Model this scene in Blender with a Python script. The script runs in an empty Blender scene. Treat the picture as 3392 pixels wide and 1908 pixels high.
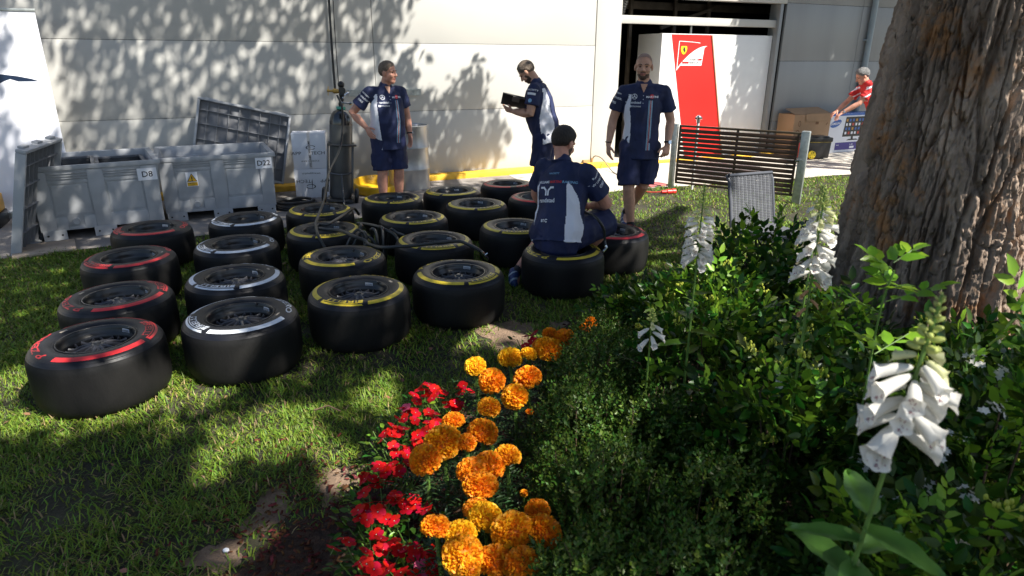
import bpy, bmesh, math, random
import numpy as np
from mathutils import Vector, Matrix, noise
from mathutils.bvhtree import BVHTree
random.seed(7)
rng = np.random.default_rng(11)
scene = bpy.context.scene
COL = scene.collection
PI = math.pi
R = math.radians
V = Vector

# ---------------------------------------------------------------- materials
def mat(name, col, rough=0.6, metal=0.0, spec=0.5, var=0.0, vscale=6.0, bump=0.0, bscale=40.0, col2=None,
        trans=0.0, coat=0.0, stretch=(1, 1, 1), detail=4.0, island=0.0):
    m = bpy.data.materials.new(name)
    m.use_nodes = True
    nt = m.node_tree
    b = nt.nodes['Principled BSDF']
    b.inputs['Roughness'].default_value = rough
    b.inputs['Metallic'].default_value = metal
    b.inputs['Specular IOR Level'].default_value = spec
    b.inputs['Coat Weight'].default_value = coat
    c = (*col, 1.0)
    b.inputs['Base Color'].default_value = c
    out_col = None
    if var > 0 or bump > 0 or col2:
        tc = nt.nodes.new('ShaderNodeTexCoord')
        mp = nt.nodes.new('ShaderNodeMapping')
        mp.inputs['Scale'].default_value = stretch
        nt.links.new(tc.outputs['Object'], mp.inputs['Vector'])
    if var > 0 or col2:
        nz = nt.nodes.new('ShaderNodeTexNoise')
        nz.inputs['Scale'].default_value = vscale
        nz.inputs['Detail'].default_value = detail
        nt.links.new(mp.outputs['Vector'], nz.inputs['Vector'])
        cr = nt.nodes.new('ShaderNodeValToRGB')
        cr.color_ramp.elements[0].position = 0.32
        cr.color_ramp.elements[1].position = 0.68
        if col2:
            a, z = col, col2
        else:
            a = tuple(x * (1 - var) for x in col)
            z = tuple(min(1, x * (1 + var)) for x in col)
        cr.color_ramp.elements[0].color = (*a, 1)
        cr.color_ramp.elements[1].color = (*z, 1)
        nt.links.new(nz.outputs['Fac'], cr.inputs['Fac'])
        nt.links.new(cr.outputs['Color'], b.inputs['Base Color'])
        out_col = cr.outputs['Color']
    if island > 0:
        g = nt.nodes.new('ShaderNodeNewGeometry')
        hsv = nt.nodes.new('ShaderNodeHueSaturation')
        mr = nt.nodes.new('ShaderNodeMapRange')
        mr.inputs['To Min'].default_value = 1 - island
        mr.inputs['To Max'].default_value = 1 + island
        nt.links.new(g.outputs['Random Per Island'], mr.inputs['Value'])
        nt.links.new(mr.outputs['Result'], hsv.inputs['Value'])
        mr2 = nt.nodes.new('ShaderNodeMapRange')
        mr2.inputs['To Min'].default_value = 0.5 - island * 0.09
        mr2.inputs['To Max'].default_value = 0.5 + island * 0.06
        ml = nt.nodes.new('ShaderNodeMath'); ml.operation = 'MULTIPLY'; ml.inputs[1].default_value = 7.31
        fr = nt.nodes.new('ShaderNodeMath'); fr.operation = 'FRACT'
        nt.links.new(g.outputs['Random Per Island'], ml.inputs[0]); nt.links.new(ml.outputs[0], fr.inputs[0])
        nt.links.new(fr.outputs[0], mr2.inputs['Value']); nt.links.new(mr2.outputs['Result'], hsv.inputs['Hue'])
        if out_col is not None:
            nt.links.new(out_col, hsv.inputs['Color'])
        else:
            hsv.inputs['Color'].default_value = c
        nt.links.new(hsv.outputs['Color'], b.inputs['Base Color'])
        out_col = hsv.outputs['Color']
    if bump > 0:
        n2 = nt.nodes.new('ShaderNodeTexNoise')
        n2.inputs['Scale'].default_value = bscale
        n2.inputs['Detail'].default_value = 6
        nt.links.new(mp.outputs['Vector'], n2.inputs['Vector'])
        bp = nt.nodes.new('ShaderNodeBump')
        bp.inputs['Strength'].default_value = bump
        bp.inputs['Distance'].default_value = 0.02
        nt.links.new(n2.outputs['Fac'], bp.inputs['Height'])
        nt.links.new(bp.outputs['Normal'], b.inputs['Normal'])
    if trans > 0:   # thin leaf / petal: part of the light passes through
        tr = nt.nodes.new('ShaderNodeBsdfTranslucent')
        tr.inputs['Color'].default_value = c
        if out_col is not None:
            nt.links.new(out_col, tr.inputs['Color'])
        mx = nt.nodes.new('ShaderNodeMixShader')
        mx.inputs[0].default_value = trans
        out = nt.nodes['Material Output']
        nt.links.new(b.outputs[0], mx.inputs[1]); nt.links.new(tr.outputs[0], mx.inputs[2])
        nt.links.new(mx.outputs[0], out.inputs['Surface'])
    return m

# ---------------------------------------------------------------- mesh builder
def frame(d, up=V((0, 0, 1))):
    d = V(d).normalized()
    s = d.cross(up)
    if s.length < 1e-4:
        s = d.cross(V((0, 1, 0)))
    s.normalize()
    return s, s.cross(d).normalized(), d

class MB:
    def __init__(self):
        self.v = []; self.f = []; self.m = []
    def add(self, vs, fs, mi=0, M=None):
        o = len(self.v)
        if M is not None:
            vs = [M @ V(p) for p in vs]
        self.v.extend([tuple(p) for p in vs])
        for q in fs:
            self.f.append(tuple(i + o for i in q)); self.m.append(mi)
        return self
    def box(self, c, s, mi=0, M=None, taper=1.0):
        x, y, z = (k / 2 for k in s)
        vs = []
        for dz, t in ((-z, 1.0), (z, taper)):
            for dx, dy in ((-x, -y), (x, -y), (x, y), (-x, y)):
                vs.append((c[0] + dx * t, c[1] + dy * t, c[2] + dz))
        return self.add(vs, [(3, 2, 1, 0), (4, 5, 6, 7), (0, 1, 5, 4), (1, 2, 6, 5), (2, 3, 7, 6), (3, 0, 4, 7)], mi, M)
    def bar(self, a, b, w, h, mi=0, up=V((0, 0, 1))):
        a, b = V(a), V(b)
        s, u, d = frame(b - a, V(up))
        M = Matrix((( s.x, d.x, u.x, 0), (s.y, d.y, u.y, 0), (s.z, d.z, u.z, 0), (0, 0, 0, 1)))
        M.translation = (a + b) / 2
        return self.box((0, 0, 0), (w, (b - a).length, h), mi, M)
    def tube(self, pts, r, n=8, mi=0, caps=True, squash=None, side=None, close=False):
        pts = [V(p) for p in pts]
        N = len(pts)
        rs = list(r) if hasattr(r, '__len__') else [r] * N
        ring = []
        prev = None
        for i, p in enumerate(pts):
            if close:
                d = pts[(i + 1) % N] - pts[i - 1]
            else:
                d = pts[min(i + 1, N - 1)] - pts[max(i - 1, 0)]
            d.normalize()
            if prev is None:
                s, u, _ = frame(d, V(side) if side is not None else V((0, 0, 1)))
            else:
                s = prev - d * prev.dot(d)
                if s.length < 1e-5:
                    s, u, _ = frame(d)
                s.normalize(); u = s.cross(d).normalized()
            prev = s
            ri = rs[i]
            rx, ry = ri if hasattr(ri, '__len__') else (ri, ri)
            if squash: rx, ry = rx * squash[0], ry * squash[1]
            ring.append([p + s * (rx * math.cos(2 * PI * k / n)) + u * (ry * math.sin(2 * PI * k / n)) for k in range(n)])
        vs = [q for rg in ring for q in rg]
        fs = []
        for i in range(N if close else N - 1):
            j = (i + 1) % N
            for k in range(n):
                k2 = (k + 1) % n
                fs.append((i * n + k, i * n + k2, j * n + k2, j * n + k))
        if caps and not close:
            fs.append(tuple(range(n - 1, -1, -1))); fs.append(tuple((N - 1) * n + k for k in range(n)))
        return self.add(vs, fs, mi)
    def lathe(self, prof, n=48, mi=0, M=None, closed=False, a0=0.0, a1=2 * PI):
        full = abs(a1 - a0 - 2 * PI) < 1e-6
        cols = n if full else n + 1
        vs = []
        for k in range(cols):
            a = a0 + (a1 - a0) * k / n
            for (r, z) in prof:
                vs.append((r * math.cos(a), r * math.sin(a), z))
        P = len(prof)
        fs = []
        for k in range(n):
            k2 = (k + 1) % cols
            for i in range(P if closed else P - 1):
                j = (i + 1) % P
                fs.append((k * P + i, k2 * P + i, k2 * P + j, k * P + j))
        return self.add(vs, fs, mi, M)
    def ball(self, c, r, mi=0, n=12, m=8, M=None):
        rx, ry, rz = r if hasattr(r, '__len__') else (r, r, r)
        vs = [(c[0], c[1], c[2] - rz)]
        for i in range(1, m):
            t = PI * i / m
            for k in range(n):
                a = 2 * PI * k / n
                vs.append((c[0] + rx * math.sin(t) * math.cos(a), c[1] + ry * math.sin(t) * math.sin(a), c[2] - rz * math.cos(t)))
        vs.append((c[0], c[1], c[2] + rz))
        fs = []
        for k in range(n):
            k2 = (k + 1) % n
            fs.append((0, 1 + k2, 1 + k))
            for i in range(m - 2):
                fs.append((1 + i * n + k, 1 + i * n + k2, 1 + (i + 1) * n + k2, 1 + (i + 1) * n + k))
            fs.append((1 + (m - 2) * n + k, 1 + (m - 2) * n + k2, len(vs) - 1))
        return self.add(vs, fs, mi, M)
    def limb(self, pts, rs, n=14, side=None, ends=(True, True)):
        """closed tapering limb with rounded ends, for voxel unions"""
        pts = [V(p) for p in pts]
        rr = [(r if hasattr(r, '__len__') else (r, r)) for r in rs]
        d0 = (pts[0] - pts[1]).normalized(); d1 = (pts[-1] - pts[-2]).normalized()
        P, Q = [], []
        for t in ((1.0, 0.8, 0.45) if ends[0] else ()):
            k = math.sqrt(max(0.0, 1 - t * t)) or 0.05
            e = min(rr[0]) ; P.append(pts[0] + d0 * e * t); Q.append((rr[0][0] * k, rr[0][1] * k))
        P += pts; Q += rr
        for t in ((0.45, 0.8, 1.0) if ends[1] else ()):
            k = math.sqrt(max(0.0, 1 - t * t)) or 0.05
            e = min(rr[-1]); P.append(pts[-1] + d1 * e * t); Q.append((rr[-1][0] * k, rr[-1][1] * k))
        return self.tube(P, Q, n, side=side)
    def mesh(self, name, mats=(), smooth=True, bevel=0.0, angle=None):
        me = bpy.data.meshes.new(name)
        me.from_pydata(self.v, [], self.f)
        for m in (mats if isinstance(mats, (list, tuple)) else [mats]):
            me.materials.append(m)
        if any(self.m):
            me.polygons.foreach_set('material_index', self.m)
        bm = bmesh.new(); bm.from_mesh(me)
        bmesh.ops.recalc_face_normals(bm, faces=bm.faces)
        if bevel > 0:
            es = [e for e in bm.edges if len(e.link_faces) == 2 and e.calc_face_angle(0) > 0.6]
            bmesh.ops.bevel(bm, geom=es, offset=bevel, segments=2, affect='EDGES', profile=0.6, clamp_overlap=True)
        bm.to_mesh(me); bm.free()
        if smooth:
            me.shade_smooth()
            me.set_sharp_from_angle(angle=R(angle if angle else 35))
        me.update()
        return me

def link(name, me, parent=None, loc=None, rot=None):
    o = bpy.data.objects.new(name, me)
    COL.objects.link(o)
    if parent is not None: o.parent = parent
    if loc is not None: o.location = loc
    if rot is not None: o.rotation_euler = rot
    return o
def part(name, mb, mats, parent, **k):
    return link(name, mb.mesh(name, mats, **k), parent)
def tag(o, label=None, cat=None, group=None, kind=None):
    if label: o['label'] = label
    if cat: o['category'] = cat
    if group: o['group'] = group
    if kind: o['kind'] = kind
    return o
def thing(name, label, cat, loc=(0, 0, 0), rz=0.0, group=None):
    o = bpy.data.objects.new(name, None)
    COL.objects.link(o)
    o.empty_display_size = 0.1
    o.location = loc; o.rotation_euler = (0, 0, rz)
    return tag(o, label, cat, group)

# raw numpy mesh (triangles / quads of equal size)
def np_mesh(name, verts, faces, mats, mi=None, smooth=False):
    verts = np.asarray(verts, np.float32).reshape(-1, 3); faces = np.asarray(faces, np.int32)
    k = faces.shape[1]
    me = bpy.data.meshes.new(name)
    me.vertices.add(len(verts)); me.vertices.foreach_set('co', verts.ravel())
    me.loops.add(faces.size); me.loops.foreach_set('vertex_index', faces.ravel())
    me.polygons.add(len(faces))
    me.polygons.foreach_set('loop_start', np.arange(0, faces.size, k, dtype=np.int32))
    for m in (mats if isinstance(mats, (list, tuple)) else [mats]): me.materials.append(m)
    if mi is not None: me.polygons.foreach_set('material_index', np.asarray(mi, np.int32))
    if smooth: me.polygons.foreach_set('use_smooth', np.ones(len(faces), bool))
    me.update(calc_edges=True); me.validate()
    return me

# text -> flat mesh (verts 2d, faces)
_txt = {}
def text2d(s, size=1.0, bold=0.0, shear=0.0, align='LEFT', sx=1.0):
    key = (s, bold, shear)
    if key not in _txt:
        c = bpy.data.curves.new('t', 'FONT'); c.body = s; c.size = 1.0; c.offset = bold; c.shear = shear
        c.resolution_u = 2; c.fill_mode = 'FRONT'
        o = bpy.data.objects.new('t', c); COL.objects.link(o)
        dg = bpy.context.evaluated_depsgraph_get()
        ev = o.evaluated_get(dg); me = ev.to_mesh()
        vs = [(p.co.x, p.co.y) for p in me.vertices]; fs = [tuple(p.vertices) for p in me.polygons]
        ev.to_mesh_clear(); bpy.data.objects.remove(o); bpy.data.curves.remove(c)
        _txt[key] = (vs, fs)
    vs, fs = _txt[key]
    xs = [v[0] for v in vs]
    w = max(xs); x0 = min(xs)
    off = -x0 if align == 'LEFT' else -(x0 + w) / 2
    return [((x + off) * size * sx, y * size) for x, y in vs], fs
def strip2d(x0, y0, x1, y1, w, n=6):
    """a bar as a little grid"""
    vs, fs = [], []
    dx, dy = x1 - x0, y1 - y0
    L = math.hypot(dx, dy) or 1; px, py = -dy / L * w / 2, dx / L * w / 2
    for i in range(n + 1):
        t = i / n
        vs += [(x0 + dx * t - px, y0 + dy * t - py), (x0 + dx * t + px, y0 + dy * t + py)]
    for i in range(n): fs.append((2 * i, 2 * i + 2, 2 * i + 3, 2 * i + 1))
    return vs, fs
def ring2d(cx, cy, r, w, n=24, a0=0, a1=2 * PI, ky=1.0):
    vs, fs = [], []
    for i in range(n + 1):
        a = a0 + (a1 - a0) * i / n
        for q in (r - w / 2, r + w / 2): vs.append((cx + q * math.cos(a), cy + ky * q * math.sin(a)))
    for i in range(n): fs.append((2 * i, 2 * i + 2, 2 * i + 3, 2 * i + 1))
    return vs, fs
def flat(mb, vf, M, mi=0):
    """put a flat 2d mesh on the plane M (x right, y up)"""
    vs, fs = vf
    mb.add([(x, y, 0) for x, y in vs], fs, mi, M)
def plane_M(o, right, up):
    r = V(right).normalized(); u = V(up).normalized(); n = r.cross(u)
    M = Matrix(((r.x, u.x, n.x, 0), (r.y, u.y, n.y, 0), (r.z, u.z, n.z, 0), (0, 0, 0, 1)))
    M.translation = V(o)
    return M

# ---------------------------------------------------------------- camera
CAM_H = 1.775
pitch, roll = R(19.515), R(0.26935)
fw = V((0, math.cos(pitch), -math.sin(pitch)))
up0 = V((0, math.sin(pitch), math.cos(pitch)))
rt = V((1, 0, 0)) * math.cos(roll) + up0 * math.sin(roll)
upv = up0 * math.cos(roll) - V((1, 0, 0)) * math.sin(roll)
cam = bpy.data.cameras.new('camera')
cam.sensor_width = 36.0; cam.lens = 36.0 * 2161.745 / 3392
cam.clip_start = 0.05; cam.clip_end = 500
cam.dof.use_dof = True; cam.dof.focus_distance = 5.5; cam.dof.aperture_fstop = 5.0
co = bpy.data.objects.new('camera', cam); COL.objects.link(co)
M = Matrix(((rt.x, upv.x, -fw.x, 0), (rt.y, upv.y, -fw.y, 0), (rt.z, upv.z, -fw.z, CAM_H), (0, 0, 0, 1)))
co.matrix_world = M
scene.camera = co

# ---------------------------------------------------------------- light
SUN_EL, SUN_AZ = R(50), R(-34)      # azimuth measured from +x, towards the sun
SUN = V((math.cos(SUN_EL) * math.cos(SUN_AZ), math.cos(SUN_EL) * math.sin(SUN_AZ), math.sin(SUN_EL)))
sl = bpy.data.lights.new('sun', 'SUN'); sl.energy = 5.0; sl.angle = R(0.53); sl.color = (1.0, 0.95, 0.86)
so = bpy.data.objects.new('sun', sl); COL.objects.link(so)
so.rotation_euler = SUN.to_track_quat('Z', 'Y').to_euler()
so.location = (6, -2, 12)
w = bpy.data.worlds.new('World'); scene.world = w; w.use_nodes = True
nt = w.node_tree
sky = nt.nodes.new('ShaderNodeTexSky'); sky.sky_type = 'NISHITA'; sky.sun_disc = False
sky.sun_elevation = SUN_EL; sky.sun_rotation = PI / 2 - SUN_AZ
bg = nt.nodes['Background']; bg.inputs['Strength'].default_value = 0.072
nt.links.new(sky.outputs['Color'], bg.inputs['Color'])
scene.view_settings.view_transform = 'Standard'; scene.view_settings.look = 'None'
scene.view_settings.exposure = 1.2; scene.view_settings.gamma = 1.0
scene.cycles.use_denoising = True
scene.cycles.max_bounces = 8; scene.cycles.transparent_max_bounces = 8
# ================================================================= SETTING
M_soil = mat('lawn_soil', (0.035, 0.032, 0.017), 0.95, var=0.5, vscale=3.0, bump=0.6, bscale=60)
M_bare = mat('bare_soil', (0.20, 0.135, 0.09), 0.95, var=0.35, vscale=9.0, bump=0.8, bscale=70)
M_mulchs = mat('mulch_soil', (0.045, 0.022, 0.013), 0.95, var=0.5, vscale=25.0, bump=0.9, bscale=60)
M_conc = mat('concrete', (0.50, 0.46, 0.40), 0.85, var=0.12, vscale=2.2, bump=0.25, bscale=90, detail=10)
M_asph = mat('worn_asphalt', (0.25, 0.225, 0.205), 0.9, var=0.22, vscale=3.0, bump=0.5, bscale=140, detail=10)
M_yel = mat('kerb_yellow_paint', (0.75, 0.43, 0.035), 0.6, var=0.25, vscale=7, bump=0.2, bscale=60)
M_wall = mat('beige_panel_paint', (0.48, 0.475, 0.448), 0.45, var=0.05, vscale=0.7, bump=0.03, bscale=3.0)
M_wall_g = mat('grey_panel_paint', (0.27, 0.28, 0.285), 0.35, var=0.07, vscale=0.8, stretch=(3, 3, 0.4), bump=0.04, bscale=2.0)
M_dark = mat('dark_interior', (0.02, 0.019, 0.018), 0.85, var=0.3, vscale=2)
M_black = mat('black_gap', (0.012, 0.012, 0.012), 0.8)
M_steel = mat('galvanised_steel', (0.42, 0.45, 0.44), 0.42, metal=0.75, var=0.18, vscale=22, bump=0.06, bscale=50)
M_pipe = mat('pipe_paint', (0.27, 0.33, 0.37), 0.4, var=0.08, vscale=4)

WU = V((0.9092, 0.4163, 0)); WN = V((0.4163, -0.9092, 0)); W0 = V((0, 10.624, 0))
def WP(s, d=0.0, z=0.0): return W0 + WU * s + WN * d + V((0, 0, z))
def wbox(mb, s0, s1, d0, d1, z0, z1, mi=0):
    q = [WP(s0, d0, z0), WP(s1, d0, z0), WP(s1, d1, z0), WP(s0, d1, z0), WP(s0, d0, z1), WP(s1, d0, z1), WP(s1, d1, z1), WP(s0, d1, z1)]
    mb.add(q, [(3, 2, 1, 0), (4, 5, 6, 7), (0, 1, 5, 4), (1, 2, 6, 5), (2, 3, 7, 6), (3, 0, 4, 7)], mi)

# ground sheet (reaches the horizon), the pavement by the wall, kerb
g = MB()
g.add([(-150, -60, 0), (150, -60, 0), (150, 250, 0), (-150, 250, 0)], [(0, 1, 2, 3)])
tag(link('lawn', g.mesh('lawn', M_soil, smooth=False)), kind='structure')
def sheet(name, pts, z, m, kind='structure', sub=0):
    mb = MB(); mb.add([(x, y, z) for x, y in pts], [tuple(range(len(pts)))])
    return tag(link(name, mb.mesh(name, m, smooth=False)), kind=kind)
def edge_line(x): return 8.28 + 0.5363 * x + 0.04 * math.sin(x * 3.1) + 0.02 * math.sin(x * 9.7)
PAVE_SPLIT = 0.55
xs = [(-12 + i * 0.25) for i in range(0, 51)]
pv = [(x, edge_line(x)) for x in xs] + [(PAVE_SPLIT, edge_line(PAVE_SPLIT))]
a = WP(0.55, 0); b = WP(-14, 0)
sheet('asphalt_path', pv + [(a.x, a.y), (b.x, b.y)], 0.008, M_asph)
a2 = WP(0.55, 0.003)
def edge2(x): return edge_line(x) if x < 1.6 else 9.14 + 0.36 * (x - 1.6) + 0.03 * math.sin(x * 4)
xs = [PAVE_SPLIT + 0.1 + i * 0.25 for i in range(60)]
b2 = WP(17, -8); c2 = WP(0.55, -8)
sheet('concrete_path', [(PAVE_SPLIT, edge_line(PAVE_SPLIT))] + [(x, edge2(x)) for x in xs] + [(b2.x, b2.y), (c2.x, c2.y)], 0.012, M_conc)
k = MB(); wbox(k, -14, 1.72, 0.025, 0.25, 0.0, 0.085); wbox(k, 1.722, 5.45, 0.025, 0.20, 0.0, 0.05)
tag(link('kerb', k.mesh('kerb', M_yel, bevel=0.012)), kind='structure')

# building
bl = thing('building', 'long pale panelled building with a dark open doorway behind the people', 'building', WP(0, 0, 0))
def bpart(name, mb, m, **k):
    o = part(name, mb, m, bl, **k)
    o.matrix_parent_inverse = Matrix.Translation(-WP(0, 0, 0))
    return o
def panel_wall(s0, s1, zs, vj, m, name, top=4.6, depth=0.18):
    """flush sandwich panels with narrow open joints over a dark backing"""
    mb = MB(); gz, gs = 0.0028, 0.0035
    zz = [0.045] + zs + [top]; ss = [s0] + vj + [s1]
    for i in range(len(zz) - 1):
        for j in range(len(ss) - 1):
            wbox(mb, ss[j] + gs, ss[j + 1] - gs, 0.0, -0.05, zz[i] + gz, zz[i + 1] - gz, 0)
    wbox(mb, s0 + 0.01, s1 - 0.01, -0.03, -depth, 0.0, top, 1)
    return bpart(name, mb, [m, M_black], bevel=0.0012)
panel_wall(-14, 1.455, [1.01, 1.95, 2.9, 3.8], [-9.6, -2.15], M_wall, 'wall')
w2 = MB(); wbox(w2, 1.462, 1.93, 0.012, -0.2, 0.03, 4.6); bpart('door_pillar', w2, M_wall, bevel=0.004)
panel_wall(5.48, 16, [0.62, 1.72, 2.72, 3.7], [7.45], M_wall_g, 'wall')
w2 = MB(); wbox(w2, 1.932, 5.478, 0.0, -0.2, 2.703, 4.6); bpart('wall', w2, M_wall, bevel=0.004)
w2 = MB(); wbox(w2, 1.935, 5.328, -0.06, -0.16, 2.30, 2.425); bpart('lintel_beam', w2, M_wall, bevel=0.006)
w2 = MB(); wbox(w2, 5.33, 5.40, 0.0, -0.25, 0.01, 2.7); wbox(w2, 5.40, 5.48, -0.07, -0.2, 0.01, 2.7, 0); bpart('door_jamb', w2, M_wall_g, bevel=0.006)
dp = MB(); dp.tube([WP(7.68, 0.07, 0.02), WP(7.68, 0.07, 4.5)], 0.055, 16)
for z in (0.9, 2.1, 3.3): wbox(dp, 7.6, 7.76, 0.0, 0.075, z, z + 0.03)
bpart('drainpipe', dp, M_pipe)
w2 = MB()   # low steel rail fixed on the wall behind the gas bottle
wbox(w2, -2.55, -1.5, 0.002, 0.035, 1.235, 1.325); wbox(w2, -2.55, -1.5, 0.036, 0.045, 1.31, 1.325)
for s in (-2.4, -1.6): w2.tube([WP(s, 0.03, 1.285), WP(s, 0.055, 1.285)], 0.012, 8)
bpart('wall_rail', w2, M_steel)
w2 = MB(); wbox(w2, 1.30, 1.43, 0.002, 0.05, 0.06, 0.13); w2.tube([WP(1.46, 0.055, 0.05), WP(1.46, 0.055, 0.16)], 0.02, 8)
bpart('socket_box', w2, mat('brass_box', (0.35, 0.24, 0.12), 0.5, var=0.2))
# inside: floor comes from the path; back, side walls, ceiling and a few dark shapes
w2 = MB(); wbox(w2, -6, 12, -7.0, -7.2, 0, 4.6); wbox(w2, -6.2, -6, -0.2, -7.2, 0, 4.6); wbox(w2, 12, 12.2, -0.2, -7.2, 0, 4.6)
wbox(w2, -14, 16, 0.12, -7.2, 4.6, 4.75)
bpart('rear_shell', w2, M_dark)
w2 = MB()
for s in (2.9, 3.9, 4.7): wbox(w2, s, s + 0.06, -1.2, -1.26, 0, 4.5)
wbox(w2, 1.95, 8.0, -1.3, -1.4, 2.62, 2.75); w2.bar(WP(3.6, -1.2, 2.3), WP(4.9, -1.2, 2.7), 0.06, 0.06)
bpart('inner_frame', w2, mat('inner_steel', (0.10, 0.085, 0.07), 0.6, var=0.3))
w2 = MB()   # ribbed foil air duct in the top left of the doorway
pts = [WP(2.15 + 0.25 * t, -0.45, 2.3 + 0.75 * t) for t in np.linspace(0, 1, 40)]
w2.tube(pts, [0.055 + 0.008 * (i % 2) for i in range(40)], 12)
bpart('air_duct', w2, mat('duct_foil', (0.25, 0.25, 0.26), 0.35, metal=0.6))
ht = MB()
ht.tube([WP(3.55, -0.25, 1.9), WP(3.55, -0.25, 2.3)], 0.02, 8)
bpart('hanger', ht, M_steel)
# black hanging cable left of the first panel joint
cb = MB(); pts = [WP(-2.72 + 0.015 * math.sin(t * 5), 0.06, 4.4 - 3.1 * t) for t in np.linspace(0, 1, 30)]
cb.tube(pts, 0.016, 8); cb.tube([p + WN * 0.02 + WU * 0.05 for p in pts], 0.006, 6)
tag(link('hanging_cable', cb.mesh('hanging_cable', mat('black_cable', (0.015, 0.015, 0.017), 0.45))),
    'black cable hanging straight down the wall above the gas bottle', 'cable')
# ================================================================= TYRES
M_rub = mat('tyre_rubber', (0.0055, 0.0055, 0.006), 0.55, spec=0.22, col2=(0.014, 0.0135, 0.013), vscale=4, stretch=(1, 1, .5), detail=9, bump=0.08, bscale=60)
M_side = mat('tyre_sidewall', (0.007, 0.0078, 0.012), 0.42, spec=0.3, col2=(0.015, 0.015, 0.018), vscale=7, detail=9, bump=0.05, bscale=70)
M_rim = mat('black_wheel_paint', (0.008, 0.008, 0.009), 0.3, spec=0.5)
M_hub = mat('hub_metal', (0.16, 0.155, 0.15), 0.4, metal=0.8)
M_stk = mat('sticker_white', (0.55, 0.57, 0.62), 0.5)
M_ink = mat('ink_black', (0.02, 0.02, 0.022), 0.6)
M_lab = mat('worn_label', (0.36, 0.31, 0.25), 0.6, var=0.35, vscale=60)
MK = {'red': mat('marking_red', (0.62, 0.03, 0.035), 0.42, var=0.12, vscale=30),
      'white': mat('marking_white', (0.66, 0.70, 0.76), 0.42, var=0.08, vscale=30),
      'yellow': mat('marking_yellow', (0.62, 0.47, 0.03), 0.42, var=0.12, vscale=30)}
TH = 0.345
def side_z(r):     # height of the upper sidewall at radius r
    pts = [(0.192, 0.326), (0.205, 0.335), (0.225, 0.342), (0.25, 0.344), (0.27, 0.341), (0.29, 0.333), (0.305, 0.320), (0.318, 0.304), (0.33, 0.27)]
    for (a, za), (b, zb) in zip(pts, pts[1:]):
        if r <= b: return za + (zb - za) * max(0, (r - a)) / (b - a)
    return 0.27
prof = [(0.188, 0.326), (0.192, 0.326), (0.197, 0.332), (0.2, 0.331), (0.205, 0.335), (0.215, 0.339), (0.225, 0.342), (0.238, 0.3435), (0.25, 0.344), (0.26, 0.343),
        (0.27, 0.341), (0.28, 0.3375), (0.29, 0.333), (0.298, 0.327), (0.302, 0.3255), (0.305, 0.3195), (0.31, 0.316), (0.313, 0.3135), (0.315, 0.307), (0.3195, 0.303), (0.3225, 0.294), (0.326, 0.285)]
shoulder = len(prof) - 3
prof2 = prof[shoulder:] + [(0.329, 0.265), (0.3305, 0.235), (0.331, 0.19), (0.331, 0.15), (0.3305, 0.105), (0.328, 0.07), (0.322, 0.045), (0.31, 0.022), (0.285, 0.006), (0.255, 0.0), (0.225, 0.004), (0.198, 0.016)]
tb = MB(); tb.lathe(prof[:shoulder + 1], 96, 1); tb.lathe(prof2, 96, 0)
# small embossed ticks round the inner sidewall
ME_TYRE = tb.mesh('rubber', [M_rub, M_side], angle=60)
def rim_mesh(deep):
    m = MB()
    m.lathe([(0.1905, 0.322), (0.1925, 0.328), (0.19, 0.334), (0.185, 0.334), (0.181, 0.328), (0.178, 0.315), (0.175, 0.30), (0.166, 0.29), (0.160, 0.275), (0.157, 0.2),
             (0.150, 0.17 if not deep else 0.19)] + ([(0.148, 0.06), (0.16, 0.03), (0.185, 0.016)] if not deep else
            [(0.14, 0.182), (0.08, 0.178), (0.06, 0.182), (0.05, 0.19), (0.02, 0.192), (0.0, 0.192)]), 72)
    if deep: m.lathe([(0.157, 0.19), (0.15, 0.08), (0.185, 0.016)], 48)
    return m.mesh('wheel_rim', M_rim, angle=40)
ME_RIM = [rim_mesh(False), rim_mesh(True)]
sp = MB()
for k in range(10):                    # ten slim spokes that fork where they meet the barrel
    a = 2 * PI * k / 10
    def P(r, da, z): return (r * math.cos(a + da), r * math.sin(a + da), z)
    sp.tube([P(0.03, 0, 0.222), P(0.07, 0, 0.214), P(0.105, 0, 0.203)], [(0.010, 0.016), (0.0085, 0.014), (0.008, 0.013)], 8)
    for q in (-1, 1):
        sp.tube([P(0.10, 0, 0.204), P(0.128, q * 0.10, 0.197), P(0.154, q * 0.2, 0.205)], [(0.007, 0.012), (0.006, 0.011), (0.0065, 0.012)], 8)
sp.lathe([(0.0, 0.235), (0.028, 0.235), (0.036, 0.228), (0.048, 0.224), (0.052, 0.21), (0.04, 0.19), (0.0, 0.185)], 24)
ME_SPOKE = sp.mesh('spoke_star', mat('spoke_paint', (0.065, 0.065, 0.075), 0.32, spec=0.6), angle=40)
hb = MB(); hb.lathe([(0.0, 0.256), (0.012, 0.256), (0.017, 0.253), (0.018, 0.246), (0.030, 0.243), (0.030, 0.232), (0.0, 0.232)], 12)
ME_HUB = hb.mesh('hub_nut', M_hub, angle=30)
dk = MB()
dk.add([(0.152 * math.cos(x), 0.152 * math.sin(x), 0.12) for x in np.linspace(0, 2 * PI, 32, endpoint=False)], [tuple(range(32))])
dk.lathe([(0.152, 0.12), (0.13, 0.13), (0.11, 0.125), (0.05, 0.14), (0.0, 0.14)], 32)
ME_DISC = dk.mesh('wheel_back', M_black)

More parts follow.
